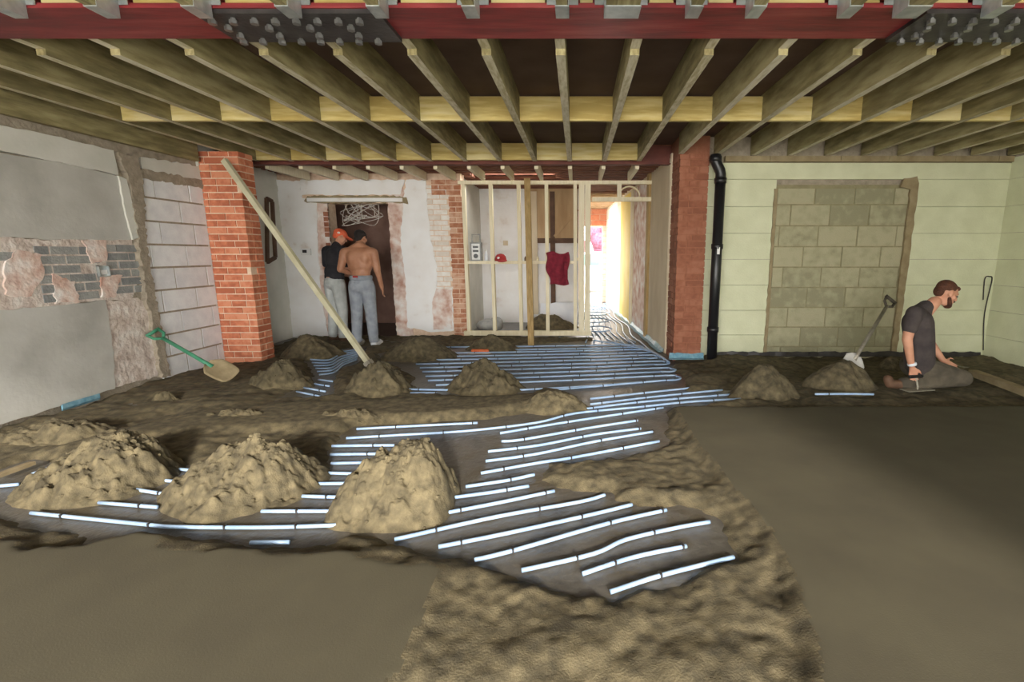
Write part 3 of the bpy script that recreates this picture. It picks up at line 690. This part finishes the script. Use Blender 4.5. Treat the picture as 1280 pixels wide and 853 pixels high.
heap('low sand heap right of the green shovel', 349, 486, 40, 352, 451, .8, 4)
heap('sand heap at the foot of the diagonal pole', 470, 494, 48, 478, 453, .8, 5)
heap('pointed sand heap in the middle between the pipe rows', 607, 491, 50, 606, 448, .8, 6)
heap('flat dark heap before the door wall right of the men', 522, 449, 50, 526, 421, .6, 7, .5, .3)
heap('low dark heap against the stud partition sole plate', 618, 437, 34, 614, 418, .5, 8, .5, .3)
heap('dark heap beside the orange brick pier and the men', 388, 447, 42, 384, 418, .6, 9, .5, .25)
heap('sand heap by the cream wall left of the leaning shovel', 956, 501, 44, 953, 456, .9, 10, .5, .3)
heap('broad sand heap under the leaning shovel', 1048, 494, 50, 1058, 451, .75, 11, .5, .4)
heap('sand heap just behind the kneeling man', 1116, 464, 22, 1116, 446, .8, 12, .5, .2)
heap('long low sand ridge by the left plaster wall', 60, 560, 100, 80, 529, .4, 13, .7, 1.0)
heap('small scrap of sand before the green shovel', 206, 501, 20, 206, 489, .6, 14, .6, .3)
heap('low lit sand ridge behind the tallest heap', 300, 528, 56, 300, 511, .35, 15, .8, .5)
heap('low lit sand ridge behind the hollow topped heap', 440, 527, 56, 440, 512, .3, 16, .8, .5)
heap('low sand mound at the right end of the smooth strip', 690, 513, 46, 690, 489, .5, 17, .6, .5)
heap('dark heap beyond the studs in the back room', 690, 410, 34, 680, 393, .5, 18, .5, .4)

# blue membrane along wall bases
bm_ = MB().obox((XL + .02, 4.0, -.01), (.006, 0, .01), (0, .16, 0), (.0, 0, .02)).build('membrane_strip', 'blue'); tag(bm_, 'blue membrane edge showing at the foot of the left plaster wall', 'membrane')
def ribbon(name, label, pts, wd, m='blue'):
    b = MB(); w = [Vector(p) for p in pts]; v = []
    for i, p in enumerate(w):
        d = (w[min(i + 1, len(w) - 1)] - w[max(i - 1, 0)]).normalized(); sd = Vector((-d.y, d.x, 0)) * wd
        zz = random.uniform(0, .02); v += [p + Vector((0, 0, .002)), p + sd * .6 + Vector((0, 0, zz * .5)), p + sd + Vector((0, 0, .05 + zz))]
    f = [(i * 3 + k, i * 3 + 3 + k, i * 3 + 4 + k, i * 3 + 1 + k) for i in range(len(w) - 1) for k in (0, 1)]
    o = b.add(v, f).build(name, m); tag(o, label, 'membrane'); md = o.modifiers.new('thick', 'SOLIDIFY'); md.thickness = .004
    return o
ribbon('membrane_strip', 'crumpled blue membrane strip running along the corridor wall base', [Vector((cx(Y) - .1 + .012 * math.sin(Y * 9), Y, DECK + .005)) for Y in np.linspace(13, 6.4, 30)], .09)
ribbon('membrane_strip', 'blue membrane fold at the foot of the brown brick pier', [Vector((x, 5.78 + .012 * math.sin(x * 30), -.03)) for x in np.linspace(1.12, 1.56, 10)], .1)
ribbon('membrane_strip', 'dark membrane edge along the base of the cream wall', [Vector((x, 5.93 + .008 * math.sin(x * 21), -.025)) for x in np.linspace(1.75, 5.1, 50)], .02, 'splice')
for px, lab in ((632, 'small blue membrane flap left of the timber post'), (696, 'small blue membrane flap right of the timber post'), (578, 'blue membrane flap at the left end of the sole plate')):
    p = atY(px, 424, 7.45); ribbon('membrane_flap', lab, [p + Vector((dx, .0, -.04)) for dx in (-.11, -.04, .04, .11)], .05)

# ================================================================== PEOPLE
def blob(name, mb, m, parent, vox=.009, sm_=4):
    me = bpy.data.meshes.new(name); me.from_pydata(mb.v, [], mb.f); t = bpy.data.objects.new('tmp', me); COL.objects.link(t)
    bm = bmesh.new(); bm.from_mesh(me); bmesh.ops.recalc_face_normals(bm, faces=bm.faces); bm.to_mesh(me); bm.free()
    r = t.modifiers.new('r', 'REMESH'); r.mode = 'VOXEL'; r.voxel_size = vox; r.use_smooth_shade = True
    s_ = t.modifiers.new('s', 'SMOOTH'); s_.factor = .5; s_.iterations = sm_
    bpy.context.view_layer.update(); dg = bpy.context.evaluated_depsgraph_get(); ev = t.evaluated_get(dg).to_mesh()
    vs = [v.co.copy() for v in ev.vertices]; fs = [tuple(p.vertices) for p in ev.polygons]
    bpy.data.objects.remove(t); bpy.data.meshes.remove(me)
    return mesh(name, vs, fs, m, parent, True)
class Loc(MB):
    """primitives given in a figure's own space, turned and scaled into the world"""
    def __init__(s, org, sc=1, rz=0): super().__init__(); s.T = Matrix.Translation(org) @ Matrix.Rotation(rz, 4, 'Z') @ Matrix.Scale(sc, 4)
    def add(s, v, f): return super().add([s.T @ Vector(x) for x in v], f)
def hand(b, wr, d, side, r=.0085, curl=.5):
    """palm and five fingers; wr wrist, d direction of the hand, side the thumb side"""
    wr, d, side = Vector(wr), Vector(d).normalized(), Vector(side).normalized(); nrm = d.cross(side).normalized()
    pc = wr + d * .045
    b.cap(wr, .022, wr + d * .03, .026); 
    for k in (-1, 0, 1): b.cap(wr + d * .02 + side * k * .012, .016, wr + d * .075 + side * k * .022, .013)
    for k, L in enumerate((.068, .078, .072, .056)):
        p = wr + d * .085 + side * (.030 - k * .020); q = p + d * L * .5; e = q + (d * (1 - curl) + nrm * curl) * L * .5
        b.cap(p - d * .015, r, q, r * .95); b.cap(q, r * .95, e, r * .8)
    p = wr + d * .03 + side * .026; q = p + (d * .6 + side * .7).normalized() * .04; e = q + (d * .9 + side * .2).normalized() * .032
    b.cap(p, r * 1.25, q, r * 1.1); b.cap(q, r * 1.1, e, r * .9)
def head(b, c, fw, up, s=1):
    """skull, jaw, nose, ears, brow and lips about the head centre c"""
    c, fw, up = Vector(c), Vector(fw).normalized(), Vector(up).normalized(); rt = fw.cross(up).normalized(); up = rt.cross(fw)
    R = Matrix((rt, fw, up)).transposed()
    P = lambda x, y, z: c + (rt * x + fw * y + up * z) * s
    b.ell(P(0, -.012, .025), (.074 * s, .094 * s, .088 * s), R); b.ell(P(0, .03, -.045), (.056 * s, .058 * s, .066 * s), R); b.ell(P(0, .055, -.088), (.028 * s, .026 * s, .022 * s), R)
    b.cap(P(0, .082, .018), .010 * s, P(0, .104, -.022), .014 * s); b.cap(P(-.03, .078, .026), .011 * s, P(.03, .078, .026), .011 * s)
    b.cap(P(-.02, .082, -.056), .008 * s, P(.02, .082, -.056), .008 * s); b.cap(P(-.016, .08, -.068), .008 * s, P(.016, .08, -.068), .008 * s)
    for q in (-1, 1): b.ell(P(.076 * q, -.005, -.008), (.010 * s, .020 * s, .032 * s), R); b.ell(P(.05 * q, .05, -.02), (.02 * s, .02 * s, .022 * s), R)
    return P, R
def eyes(P, s, parent):
    b = MB()
    for q in (-1, 1): b.ell(P(.03 * q, .081, .004), (.011 * s, .008 * s, .006 * s), None, 8, 6)
    b.build('eyes', 'clip', parent, True)

# ---- shirtless man seen from behind
org = atZ(458, 432, -.05); org.z = -.055
A = empty('person', org, 'shirtless tanned man in grey joggers seen from behind at the doorway', 'person')
sc = .955
b = Loc(org, sc)
b.ell((0, 0, .97), (.155, .11, .13)); b.ell((0, .005, 1.10), (.142, .098, .15)); b.ell((0, .01, 1.25), (.19, .115, .21)); b.ell((0, .0, 1.35), (.205, .105, .12))
b.cap((-.19, .0, 1.40), .068, (.19, .0, 1.40), .068); b.cap((-.12, .02, 1.44), .05, (0, .03, 1.5), .055); b.cap((.12, .02, 1.44), .05, (0, .03, 1.5), .055); b.ell((-.085, -.035, 1.32), (.085, .07, .12)); b.ell((.085, -.035, 1.32), (.085, .07, .12))
b.cap((0, .02, 1.43), .066, (0, .06, 1.53), .058)
P, R = head(b, b.T.inverted() @ Vector(b.T @ Vector((.0, .095, 1.60))), (.25, .88, -.4), (0, .4, .9))
b.cap((.215, 0, 1.39), .066, (.262, -.03, 1.13), .05); b.cap((.262, -.03, 1.13), .045, (.285, .03, .885), .030); hand(b, (.286, .035, .875), (.05, .12, -1), (-.2, 1, .1))
b.cap((-.215, 0, 1.39), .066, (-.275, -.035, 1.15), .05); b.cap((-.275, -.035, 1.15), .045, (-.14, .19, 1.04), .030); hand(b, (-.135, .195, 1.04), (.7, .7, -.1), (0, 0, 1))
for s_ in (-1, 1):
    b.cap((.085 * s_, 0, .92), .085, (.10 * s_, .01, .5), .055); b.cap((.10 * s_, .01, .5), .054, (.125 * s_, -.02, .09), .04)
    b.ell((.13 * s_, .05, .035), (.045, .12, .04))
blob('body', b, 'skin1', A)
Pw = lambda *a: b.T @ P(*a)
h = MB(); h.ell(Pw(0, -.016, .036), (.082 * sc, .1 * sc, .086 * sc), R); h.ell(Pw(0, -.055, -.01), (.062 * sc, .05 * sc, .062 * sc), R); blob('hair', h, 'hair1', A, .008, 2)
b = Loc(org, sc)
b.ell((0, 0, .93), (.182, .135, .13)); b.cap((-.07, -.03, .9), .105, (.07, -.03, .9), .105); b.lathe((0, 0, 1.0), [(.155, 0), (.163, .03), (.152, .06)], 20)
for s_, fy in ((-1, .0), (1, .02)):
    b.cap((.088 * s_, 0, .88), .108, (.105 * s_, .01, .5), .084); b.cap((.105 * s_, .01, .5), .084, (.128 * s_, -.02, .10), .070); b.ell((.128 * s_, .0, .09), (.078, .09, .035))
    b.ell((.10 * s_, -.05, .42), (.06, .04, .05)); b.ell((.12 * s_, -.03, .22), (.072, .06, .035))
blob('joggers', b, 'jeans', A)
p = Vector(org) + Vector((-.01, -.150 * sc, 1.045 * sc)); MB().box(p - Vector((.035, .012, .012)), p + Vector((.035, .008, .012))).build('waistband_tag', 'redcap', A)
for s_ in (-1, 1):
    b = Loc(org, sc); b.ell((.132 * s_ + .01, .07, .04), (.05, .14, .05)); b.cap((.13 * s_, -.03, .04), .05, (.13 * s_, -.02, .10), .05); b.ell((.14 * s_, .16, .03), (.05, .06, .035)); blob('trainer', b, 'foil' if s_ > 0 else 'steel', A)

# ---- man with an orange cap behind him
org = atZ(424, 424, -.05); org = Vector((atY(424, 420, 7.22).x, 7.22, -.055))
A = empty('person', org, 'man in orange cap and black shirt leaning beside the shirtless man', 'person'); sc = .97
b = Loc(org, sc, math.radians(-28))
b.ell((0, 0, .97), (.15, .11, .13)); b.ell((0, .02, 1.12), (.14, .1, .15)); b.ell((0, .05, 1.28), (.17, .115, .18)); b.cap((-.16, .06, 1.41), .062, (.16, .06, 1.41), .062)
b.cap((0, .08, 1.43), .06, (0, .14, 1.54), .054); P, R = head(b, (0, .17, 1.61), (.25, .85, -.45), (0, .42, .9))
for s_ in (-1, 1):
    b.cap((.195 * s_, .05, 1.40), .058, (.24 * s_, .06, 1.13), .043); b.cap((.24 * s_, .06, 1.13), .042, (.12 * s_, .27, 1.02), .029); hand(b, (.118 * s_, .275, 1.02), (-.7 * s_, .7, -.1), (0, 0, 1))
    b.cap((.085 * s_, 0, .92), .085, (.10 * s_, .02, .5), .055); b.cap((.10 * s_, .02, .5), .054, (.12 * s_, -.02, .09), .04); b.ell((.125 * s_, .05, .035), (.045, .12, .04))
blob('body', b, 'skin2', A)
T = b.T; rot = Matrix.Rotation(math.radians(-28), 3, 'Z')
h = MB(); h.ell(T @ P(0, -.012, .042), (.088 * sc, .108 * sc, .082 * sc), rot @ R); h.cap(T @ P(-.04, .09, .04), .012, T @ P(.04, .09, .04), .012); h.ell(T @ P(0, .12, .035), (.06, .07, .014), rot @ R); h.ell(T @ P(0, -.07, -.005), (.066, .04, .055), rot @ R); blob('cap', h, 'orangecap', A, .007, 2)
h = MB(); c_ = T @ P(.055, -.06, .03); h.ell(c_ + Vector((.008, -.02, 0)), (.022, .014, .016), None, 10, 8); h.build('cap_badge', 'whitep', A, True)
b = Loc(org, sc, math.radians(-28)); b.ell((0, .015, 1.07), (.168, .128, .17)); b.cap((-.05, .01, 1.0), .115, (.05, .01, 1.0), .115); b.ell((0, .05, 1.27), (.19, .132, .19)); b.cap((-.17, .06, 1.405), .075, (.17, .06, 1.405), .075); b.cap((0, .07, 1.44), .072, (0, .09, 1.475), .068)
for s_ in (-1, 1): b.cap((.195 * s_, .05, 1.395), .073, (.232 * s_, .058, 1.2), .066)
blob('tshirt', b, 'tee', A)
b = Loc(org, sc, math.radians(-28)); b.ell((0, 0, .92), (.178, .132, .13))
for s_ in (-1, 1): b.cap((.088 * s_, 0, .88), .105, (.105 * s_, .02, .5), .08); b.cap((.105 * s_, .02, .5), .08, (.122 * s_, -.02, .1), .068)
blob('trousers', b, 'jeans2', A)
for s_ in (-1, 1): b = Loc(org, sc, math.radians(-28)); b.ell((.125 * s_, .06, .04), (.052, .14, .05)); b.cap((.125 * s_, -.03, .04), .052, (.125 * s_, -.02, .1), .055); blob('boot', b, 'brown', A)

# ---- man kneeling on the right, working the screed with a trowel
KY = 4.5
K = lambda x, y, o=0.0: atY(x, y, KY + o)
A = empty('person', K(1165, 487), 'kneeling man with auburn hair and beard in charcoal shirt smoothing screed', 'person')
hip = K(1148, 458, .0); ch_ = K(1148, 400); sh = K(1147, 388)
b = MB()
for o in (-.06, .06): b.cap(K(1148, 456, o), .115, K(1147, 408, o), .115)
b.cap(K(1148, 393, -.13), .058, K(1148, 393, .13), .058)
b.cap(K(1153, 392), .075, K(1168, 378), .056)
hc = K(1183, 367); fw = Vector((.93, -.10, -.42)); P, R = head(b, hc, fw, (.42, 0, .9), 1.02)
b.cap(K(1142, 392, -.17), .055, K(1134, 424, -.22), .043); b.cap(K(1134, 424, -.22), .043, K(1139, 456, -.2), .029)
hand(b, K(1140, 458, -.2), (.28, .05, -1), (.9, -.3, .2), curl=.6)
b.cap(K(1150, 392, .17), .055, K(1160, 424, .21), .043); b.cap(K(1160, 424, .21), .043, K(1178, 450, .12), .029); hand(b, K(1179, 451, .12), (.8, -.2, -.5), (.3, .2, .9))
for o in (-.11, .12):
    kn = K(1203, 474, o * 1.25); b.cap(hip + Vector((0, o * .8, 0)), .085, kn, .06); b.cap(kn, .056, K(1130, 482, o), .045)
blob('body', b, 'skin2', A)
hb = MB(); hb.ell(P(0, -.022, .042), (.079, .092, .078), R); hb.ell(P(0, -.062, .0), (.062, .05, .06), R); hb.ell(P(0, .055, .072), (.05, .03, .024), R); blob('hair', hb, 'hair2', A, .007, 2)
hb = MB(); hb.ell(P(0, .062, -.092), (.042, .036, .03), R)
for s_ in (-1, 1): hb.cap(P(.064 * s_, .01, -.045), .016, P(.045 * s_, .05, -.085), .02)
hb.cap(P(-.025, .088, -.046), .009, P(.025, .088, -.046), .009); blob('beard', hb, 'hair2', A, .007, 2)
eyes(P, 1, A)
b = MB()
for o in (-.075, 0, .075): b.cap(K(1149, 454, o), .128, K(1149, 425, o), .126); b.cap(K(1149, 425, o), .126, K(1147, 404, o), .132)
b.cap(K(1146, 393, -.13), .075, K(1146, 393, .13), .075); b.cap(K(1148, 394), .10, K(1157, 385), .074)
b.cap(K(1143, 392, -.17), .072, K(1138, 410, -.205), .064); b.cap(K(1149, 392, .17), .072, K(1156, 410, .2), .064)
blob('tshirt', b, 'tee2', A, .009, 10)
b = MB(); b.ell(hip + Vector((0, 0, .0)), (.15, .17, .12))
for o in (-.11, .12):
    kn = K(1203, 473, o * 1.25); b.cap(hip + Vector((0, o * .8, 0)), .105, kn, .082); b.cap(kn, .078, K(1130, 480, o), .065); b.ell(K(1175, 468, o), (.10, .09, .085))
blob('work_trousers', b, 'work', A)
for o in (-.11, .12): b = MB(); b.cap(K(1128, 481, o), .05, K(1112, 480, o), .042); b.cap(K(1112, 480, o), .042, K(1110, 474, o), .042); blob('boot', b, 'brown', A)
b = MB(); b.lathe(K(1140, 455.5, -.2) - Vector((.0, 0, .0)), [(.036, -.012), (.038, 0), (.036, .014)], 14, (-.25, 0, 1)); b.build('glove_cuff', 'foil', A, True)
tr = empty('plastering_trowel', K(1146, 482, -.22), 'steel trowel held in the kneeling man\'s lowered hand', 'trowel')
c = K(1147, 484, -.22); c.z = .02
MB().obox(c, (.14, .03, 0), (-.012, .05, 0), (0, 0, .003)).build('blade', 'steel', tr); hp = K(1145, 471, -.21)
MB().cap(hp - Vector((.06, .01, .0)), .016, hp + Vector((.06, .012, 0)), .016).build('handle', 'black', tr, True); MB().tube([c, c + Vector((0, 0, .03)), hp], .008, 8).build('shank', 'steel', tr)

# ================================================================== OBJECTS
def shovel(label, tip, top, m_shaft, m_blade, face, m_grip=None):
    tip, top = Vector(tip), Vector(top); d = (top - tip).normalized(); L = (top - tip).length
    e = empty('shovel', tip, label, 'shovel'); n = Vector(face); n = (n - d * n.dot(d)).normalized(); s_ = d.cross(n)
    v = []; f = []; nu = 8; rows = [(0, .078), (.03, .10), (.12, .112), (.22, .11), (.27, .07), (.30, .03)]
    for l, wd in rows:
        for k in range(nu + 1): q = k / nu * 2 - 1; v.append(tip + d * l + s_ * q * wd + n * (.028 * q * q + .02 * (1 - l / .3) ** 2))
    for i in range(len(rows) - 1):
        for k in range(nu): a = i * (nu + 1) + k; f.append((a, a + 1, a + nu + 2, a + nu + 1))
    o = MB().add(v, f).build('blade', m_blade, e, True); md = o.modifiers.new('t', 'SOLIDIFY'); md.thickness = .005
    MB().tube([tip + d * .24 , tip + d * .36, tip + d * (L - .12)], [.022, .019, .018], 10).build('shaft', m_shaft, e, True)
    g = MB(); a = tip + d * (L - .13); g.tube([a, a + d * .05 + s_ * .05, a + d * .12 + s_ * .055], .014, 8); g.tube([a, a + d * .05 - s_ * .05, a + d * .12 - s_ * .055], .014, 8); g.tube([a + d * .12 + s_ * .065, a + d * .12 - s_ * .065], .017, 8)
    g.build('grip', m_grip or m_shaft, e, True); return e
t = atZ(292, 474, .015); shovel('green handled shovel leaning on the left wall by the white blocks', t, atX(190, 415, XL + .06), 'green', 'timber_rail', (.3, -.6, .8))
t = atY(1055, 471, 4.6); shovel('steel shovel with pale blade leaning in the sand left of kneeling man', t, atY(1114, 374, 5.2), 'steel', 'plaster', (0, -1, .35), 'work')
# drain pipe
dp = empty('downpipe', (1.66, 5.82, 0), 'black plastic soil pipe running down beside the brown brick pier', 'pipe')
px_ = 1.66
MB().tube([(px_, 5.82, DECK), (px_, 5.82, 2.12)], .06, 18).build('pipe', 'black', dp, True)
MB().tube([(px_, 5.82, 2.08), (px_, 5.82, 2.16), (px_ - .01, 5.818, 2.2), (px_ - .05, 5.815, 2.27), (px_ - .07, 5.815, 2.31), (px_ - .07, 5.815, 2.38)], .06, 18).build('elbow', 'black', dp, True)
for z in (.35, 1.35, 2.1, 2.34):
    xx = px_ if z < 2.2 else px_ - .07; MB().lathe((xx, 5.82 if z < 2.2 else 5.815, z - .04), [(.06, 0), (.069, .002), (.07, .06), (.06, .062)], 18).build('collar', 'black', dp, True)
piece('sticker', (px_ - .015, 5.752, 1.25), (px_ + .015, 5.764, 1.33), 'whitep', dp)
# timber rail at the right
ra = MB().bar(atZ(1216, 466, .02), atZ(1300, 497, .02), .09, .06).build('screed_rail', 'timber_rail'); tag(ra, 'sandy timber straightedge rail lying on the floor right of the kneeling man', 'rail')
# wire hanger on the right wall
whk = MB().tube(smooth_poly([atY(x, y, YR - .03) for x, y in ((1229, 438), (1230, 400), (1233, 380), (1240, 350), (1237, 346), (1231, 349), (1229, 375))]), .007, 6).build('wire_hook', 'clip', None, True)
tag(whk, 'bent dark wire hanging down the corner of the cream walls', 'wire')
# radio, bottle, cap, jumper on the partition noggins
zr = zn + .045
def on(px): return atY(px, 325, YP).x
x = on(596); r = empty('radio', (x, YP, zr), 'grey site radio with pale front standing on the stud partition noggin', 'radio')
MB().box((x - .085, YP - .05, zr), (x + .085, YP + .05, zr + .28)).build('case', 'dbrick', r); fy = YP - .05
MB().box((x - .062, fy - .01, zr + .02), (x + .062, fy, zr + .26)).build('front_panel', 'whitep', r)
for z in (.21, .15): MB().box((x - .042, fy - .016, zr + z - .015), (x + .042, fy - .01, zr + z + .018)).build('display', 'black', r)
MB().lathe((x, fy - .008, zr + .075), [(.034, 0), (.034, .012), (.02, .014)], 16, (0, -1, 0)).build('dial', 'black', r)
MB().tube([(x - .06, YP, zr + .27), (x - .06, YP, zr + .40), (x + .06, YP, zr + .40), (x + .06, YP, zr + .27)], .013, 8).build('handle', 'dbrick', r)
x = on(608); bo = empty('bottle', (x, YP, zr), 'small clear white bottle beside the radio on the noggin', 'bottle')
MB().lathe((x, YP, zr), [(.026, 0), (.028, .02), (.028, .1), (.012, .13), (.012, .15)], 14).build('body', 'foil', bo, True); MB().lathe((x, YP, zr + .15), [(.014, 0), (.014, .02)], 12).build('cap', 'whitep', bo)
x = on(626); ca = empty('cap', (x, YP, zr), 'red baseball cap with white badge on the partition noggin', 'cap')
m = MB(); prof = [(.088, 0), (.088, .03), (.078, .07), (.05, .1), (.01, .112)]; m.lathe((x, YP - .01, zr), prof, 18); m.build('crown', 'redcap', ca, True)
m = MB(); m.ell((x + .04, YP - .11, zr + .004), (.075, .08, .009), Matrix.Rotation(.25, 3, 'X')); m.build('peak', 'redcap', ca, True)
MB().ell((x - .02, YP - .085, zr + .045), (.024, .014, .02)).build('badge', 'whitep', ca, True)
# small tubs on the noggin right of centre
for px, lab in ((657, 'small brown jar on the noggin right of the timber post'), (672, 'tiny pale tin on the noggin beside the maroon jumper')):
    x = on(px); o = MB().lathe((x, YP + .01, zr), [(.02, 0), (.022, .03), (.018, .05), (.012, .06), (.012, .07)], 12).build('jar', 'brown' if px < 660 else 'stud', None, True); tag(o, lab, 'jar')
# maroon jumper draped over a noggin
nx, nz = 16, 22; v = []; x0, x1_ = on(684), on(711); zt_, zb_ = atY(697, 316, YP - .1).z, atY(697, 356, YP - .1).z
for j in range(nz + 1):
    tt = j / nz; wl_ = .06 * max(0, tt - .35) + .02 * math.sin(tt * 9); wr_ = -.02 * math.sin(tt * 7) + .03 * max(0, tt - .5)
    for i in range(nx + 1):
        s_ = i / nx; x = x0 + wl_ + (x1_ - wr_ - x0 - wl_) * s_; zz = zt_ + (zb_ - zt_) * tt - .05 * (math.sin(s_ * 8) * .25 + (abs(s_ - .55) - .3) * -.6) * tt
        v.append((x, YP - .075 - .025 * math.sin(s_ * 13 + tt * 2) - .015 * math.sin(s_ * 5), zz + .02 * math.sin(s_ * 7)))
f = [(j * (nx + 1) + i, j * (nx + 1) + i + 1, (j + 1) * (nx + 1) + i + 1, (j + 1) * (nx + 1) + i) for j in range(nz) for i in range(nx)]
ju = empty('jumper', (on(697), YP - .1, zb_), 'maroon jumper draped over the partition noggin', 'jumper')
o = MB().add(v, f).build('torso', 'maroon', ju, True); md = o.modifiers.new('t', 'SOLIDIFY'); md.thickness = .02
b = MB(); b.cap((on(707), YP - .1, atY(707, 330, YP).z), .035, (on(708), YP - .09, atY(708, 354, YP).z), .022); b.build('sleeve', 'maroon', ju, True)
# orange tool
t = atZ(600, 435.5, .0); og = empty('float_tool', t, 'orange handled tool lying on the dark heap before the partition', 'tool')
tz = Vector((t.x, t.y, gz(t.x, t.y) + .06))
MB().cap(tz - Vector((.1, 0, 0)), .022, tz + Vector((.1, 0, 0)), .022).build('handle', 'orange', og, True); MB().box(tz + Vector((-.16, -.04, -.04)), tz + Vector((.16, .04, -.025))).build('plate', 'steel', og)
# sockets, thermostat, frame
q = atY(632, 304, RB); o = MB().box((q.x - .045, RB - .02, q.z - .045), (q.x + .045, RB, q.z + .045)).box((q.x - .02, RB - .026, q.z - .025), (q.x + .015, RB - .02, q.z + .02)).build('wall_socket', 'beige'); tag(o, 'pale socket plate on the white wall beyond the studs', 'socket')
q = atY(384, 315, YB); th_ = empty('thermostat', (q.x, YB, q.z), 'white thermostat with dark screen on the wall left of the doorway', 'thermostat')
MB().box((q.x - .075, YB - .05, q.z - .05), (q.x + .075, YB - .02, q.z + .05)).build('case', 'whitep', th_); MB().box((q.x - .045, YB - .054, q.z - .015), (q.x + .02, YB - .05, q.z + .03)).build('screen', 'black', th_)
fr = MB(); w_ = lambda x, y: Vector((-4.545, *atX(x, y, -4.545)[1:]))
fpts = [w_(333, 248), w_(340, 252), w_(344, 322), w_(334, 328)]
fr = empty('wall_frame', fpts[3], 'dark brown empty wooden frame on the recess wall behind the brick pier', 'frame')
for a, bb in zip(fpts, fpts[1:] + fpts[:1]): MB().bar(a, bb, .05, .04, (1, 0, 0)).build('frame_bar', 'brown', fr)
# tangled cables in the doorway
rg = random.Random(8); tc = empty('cable_tangle', (-3.4, YB + .1, 1.6), 'tangled bundle of pale cables hanging from the doorway head', 'cables')
for i in range(9):
    xa = dx0 + .15 + rg.random() * .6; pts = [Vector((xa, YB + .12, 2.04))]
    for k in range(4): pts.append(Vector((dx0 + .12 + rg.random() * .72, YB + .06 + rg.random() * .12, 2.0 - .3 * math.sin((k + 1) / 5 * math.pi) * rg.uniform(.5, 1.1))))
    pts.append(Vector((xa + rg.uniform(-.2, .2), YB + .12, 2.04))); MB().tube(smooth_poly(pts, 6), .0045, 5).build('cable', 'wire', tc, True)
for a, bb, nm in (((dx0, YB - .005), (dx0 + .05, YB + .2), 'door_lining'), ((dx1 - .05, YB - .005), (dx1, YB + .2), 'door_lining')):
    pass
# white insulation sheets in the back room
q0 = atY(672, 400, 8.9); s1 = slab('insulation_sheet', [Vector((-.72, 9.1, DECK)), Vector((.0, 9.1, DECK)), Vector((.0, 9.1, .36)), Vector((-.7, 9.1, .34))], (0, -1, .2), .05, 'foil', None, .01, .1, 9)
tag(s1, 'white insulation sheet leaning low against the back room wall', 'insulation')
bgx = atY(612, 400, 8.2); o = MB(); o.ell((bgx.x, 8.2, .04), (.24, .2, .12)); o.ell((bgx.x + .12, 8.15, .1), (.12, .1, .1)); o = blob('rubble_bag', o, 'dbrick', None, .015); tag(o, 'dark rubble bag slumped behind the left studs', 'bag')
# loose hose coil on the corridor header
hz = zh + .06; hp_ = [Vector((.78 + .16 * math.cos(a), YP, hz + .0 + .16 * math.sin(a))) for a in [math.pi * k / 10 for k in range(11)]]
o = MB().tube(hp_, .012, 8).build('cable_loop', 'stud', None, True); tag(o, 'pale cable loop resting on the header above the corridor', 'cable')

# ================================================================== OUTSIDE
go = MB().box((-8, 13.65, -.3), (12, 40, -.12)).build('ground_street', 'tarmac'); tag(go, kind='structure')
CY = 18.0; CXc = .6
car = empty('car', (CXc, CY, -.12), 'white car parked in sunlight outside the corridor door', 'car')
prof = [(-2.1, .25), (-2.15, .6), (-2.0, .85), (-1.2, .95), (-.5, 1.42), (.9, 1.45), (1.7, 1.0), (2.1, .9), (2.15, .3)]
v = [(CXc + x, CY - .85 + (.12 if z > 1.2 else 0), z - .1) for x, z in prof] + [(CXc + x, CY + .85 - (.12 if z > 1.2 else 0), z - .1) for x, z in prof]; n = len(prof)
f = [tuple(range(n)), tuple(range(n, 2 * n))[::-1]] + [(i, (i + 1) % n, n + (i + 1) % n, n + i) for i in range(n)]
mesh('body', v, f, 'carwhite', car)
for gx in ([(-1.05, .97), (-.45, 1.34), (.15, 1.36), (.15, .97)], [(.22, .97), (.22, 1.36), (.85, 1.36), (1.4, 1.0)]):
    slab('side_window', [Vector((CXc + x, CY - .86 + (.1 if z > 1.2 else .01), z - .1)) for x, z in gx], (0, -1, 0), .012, 'glass', car)
for wx in (-1.35, 1.35):
    for wy in (-.86, .72):
        wheel = MB().lathe((CXc + wx, CY + wy + .12, .2), [(.2, -.1), (.32, -.09), (.33, 0), (.32, .09), (.2, .1)], 20, (0, -1, 0)).build('wheel', 'black', car, True)
        MB().lathe((CXc + wx, CY + wy + .02, .2), [(.19, 0), (.19, .012), (.05, .03)], 12, (0, -1, 0)).build('hubcap', 'galv', wheel, True)
hb = MB(); rg = random.Random(3)
for i in range(60): hb.ell((-3 + rg.random() * 8, 23 + rg.random(), .3 + rg.random() * 2.2), (.45, .4, .4), None, 8, 6)
hb = hb.build('hedge', 'hedge', None, True); tag(hb, 'purple leaved hedge behind the parked white car', 'hedge')
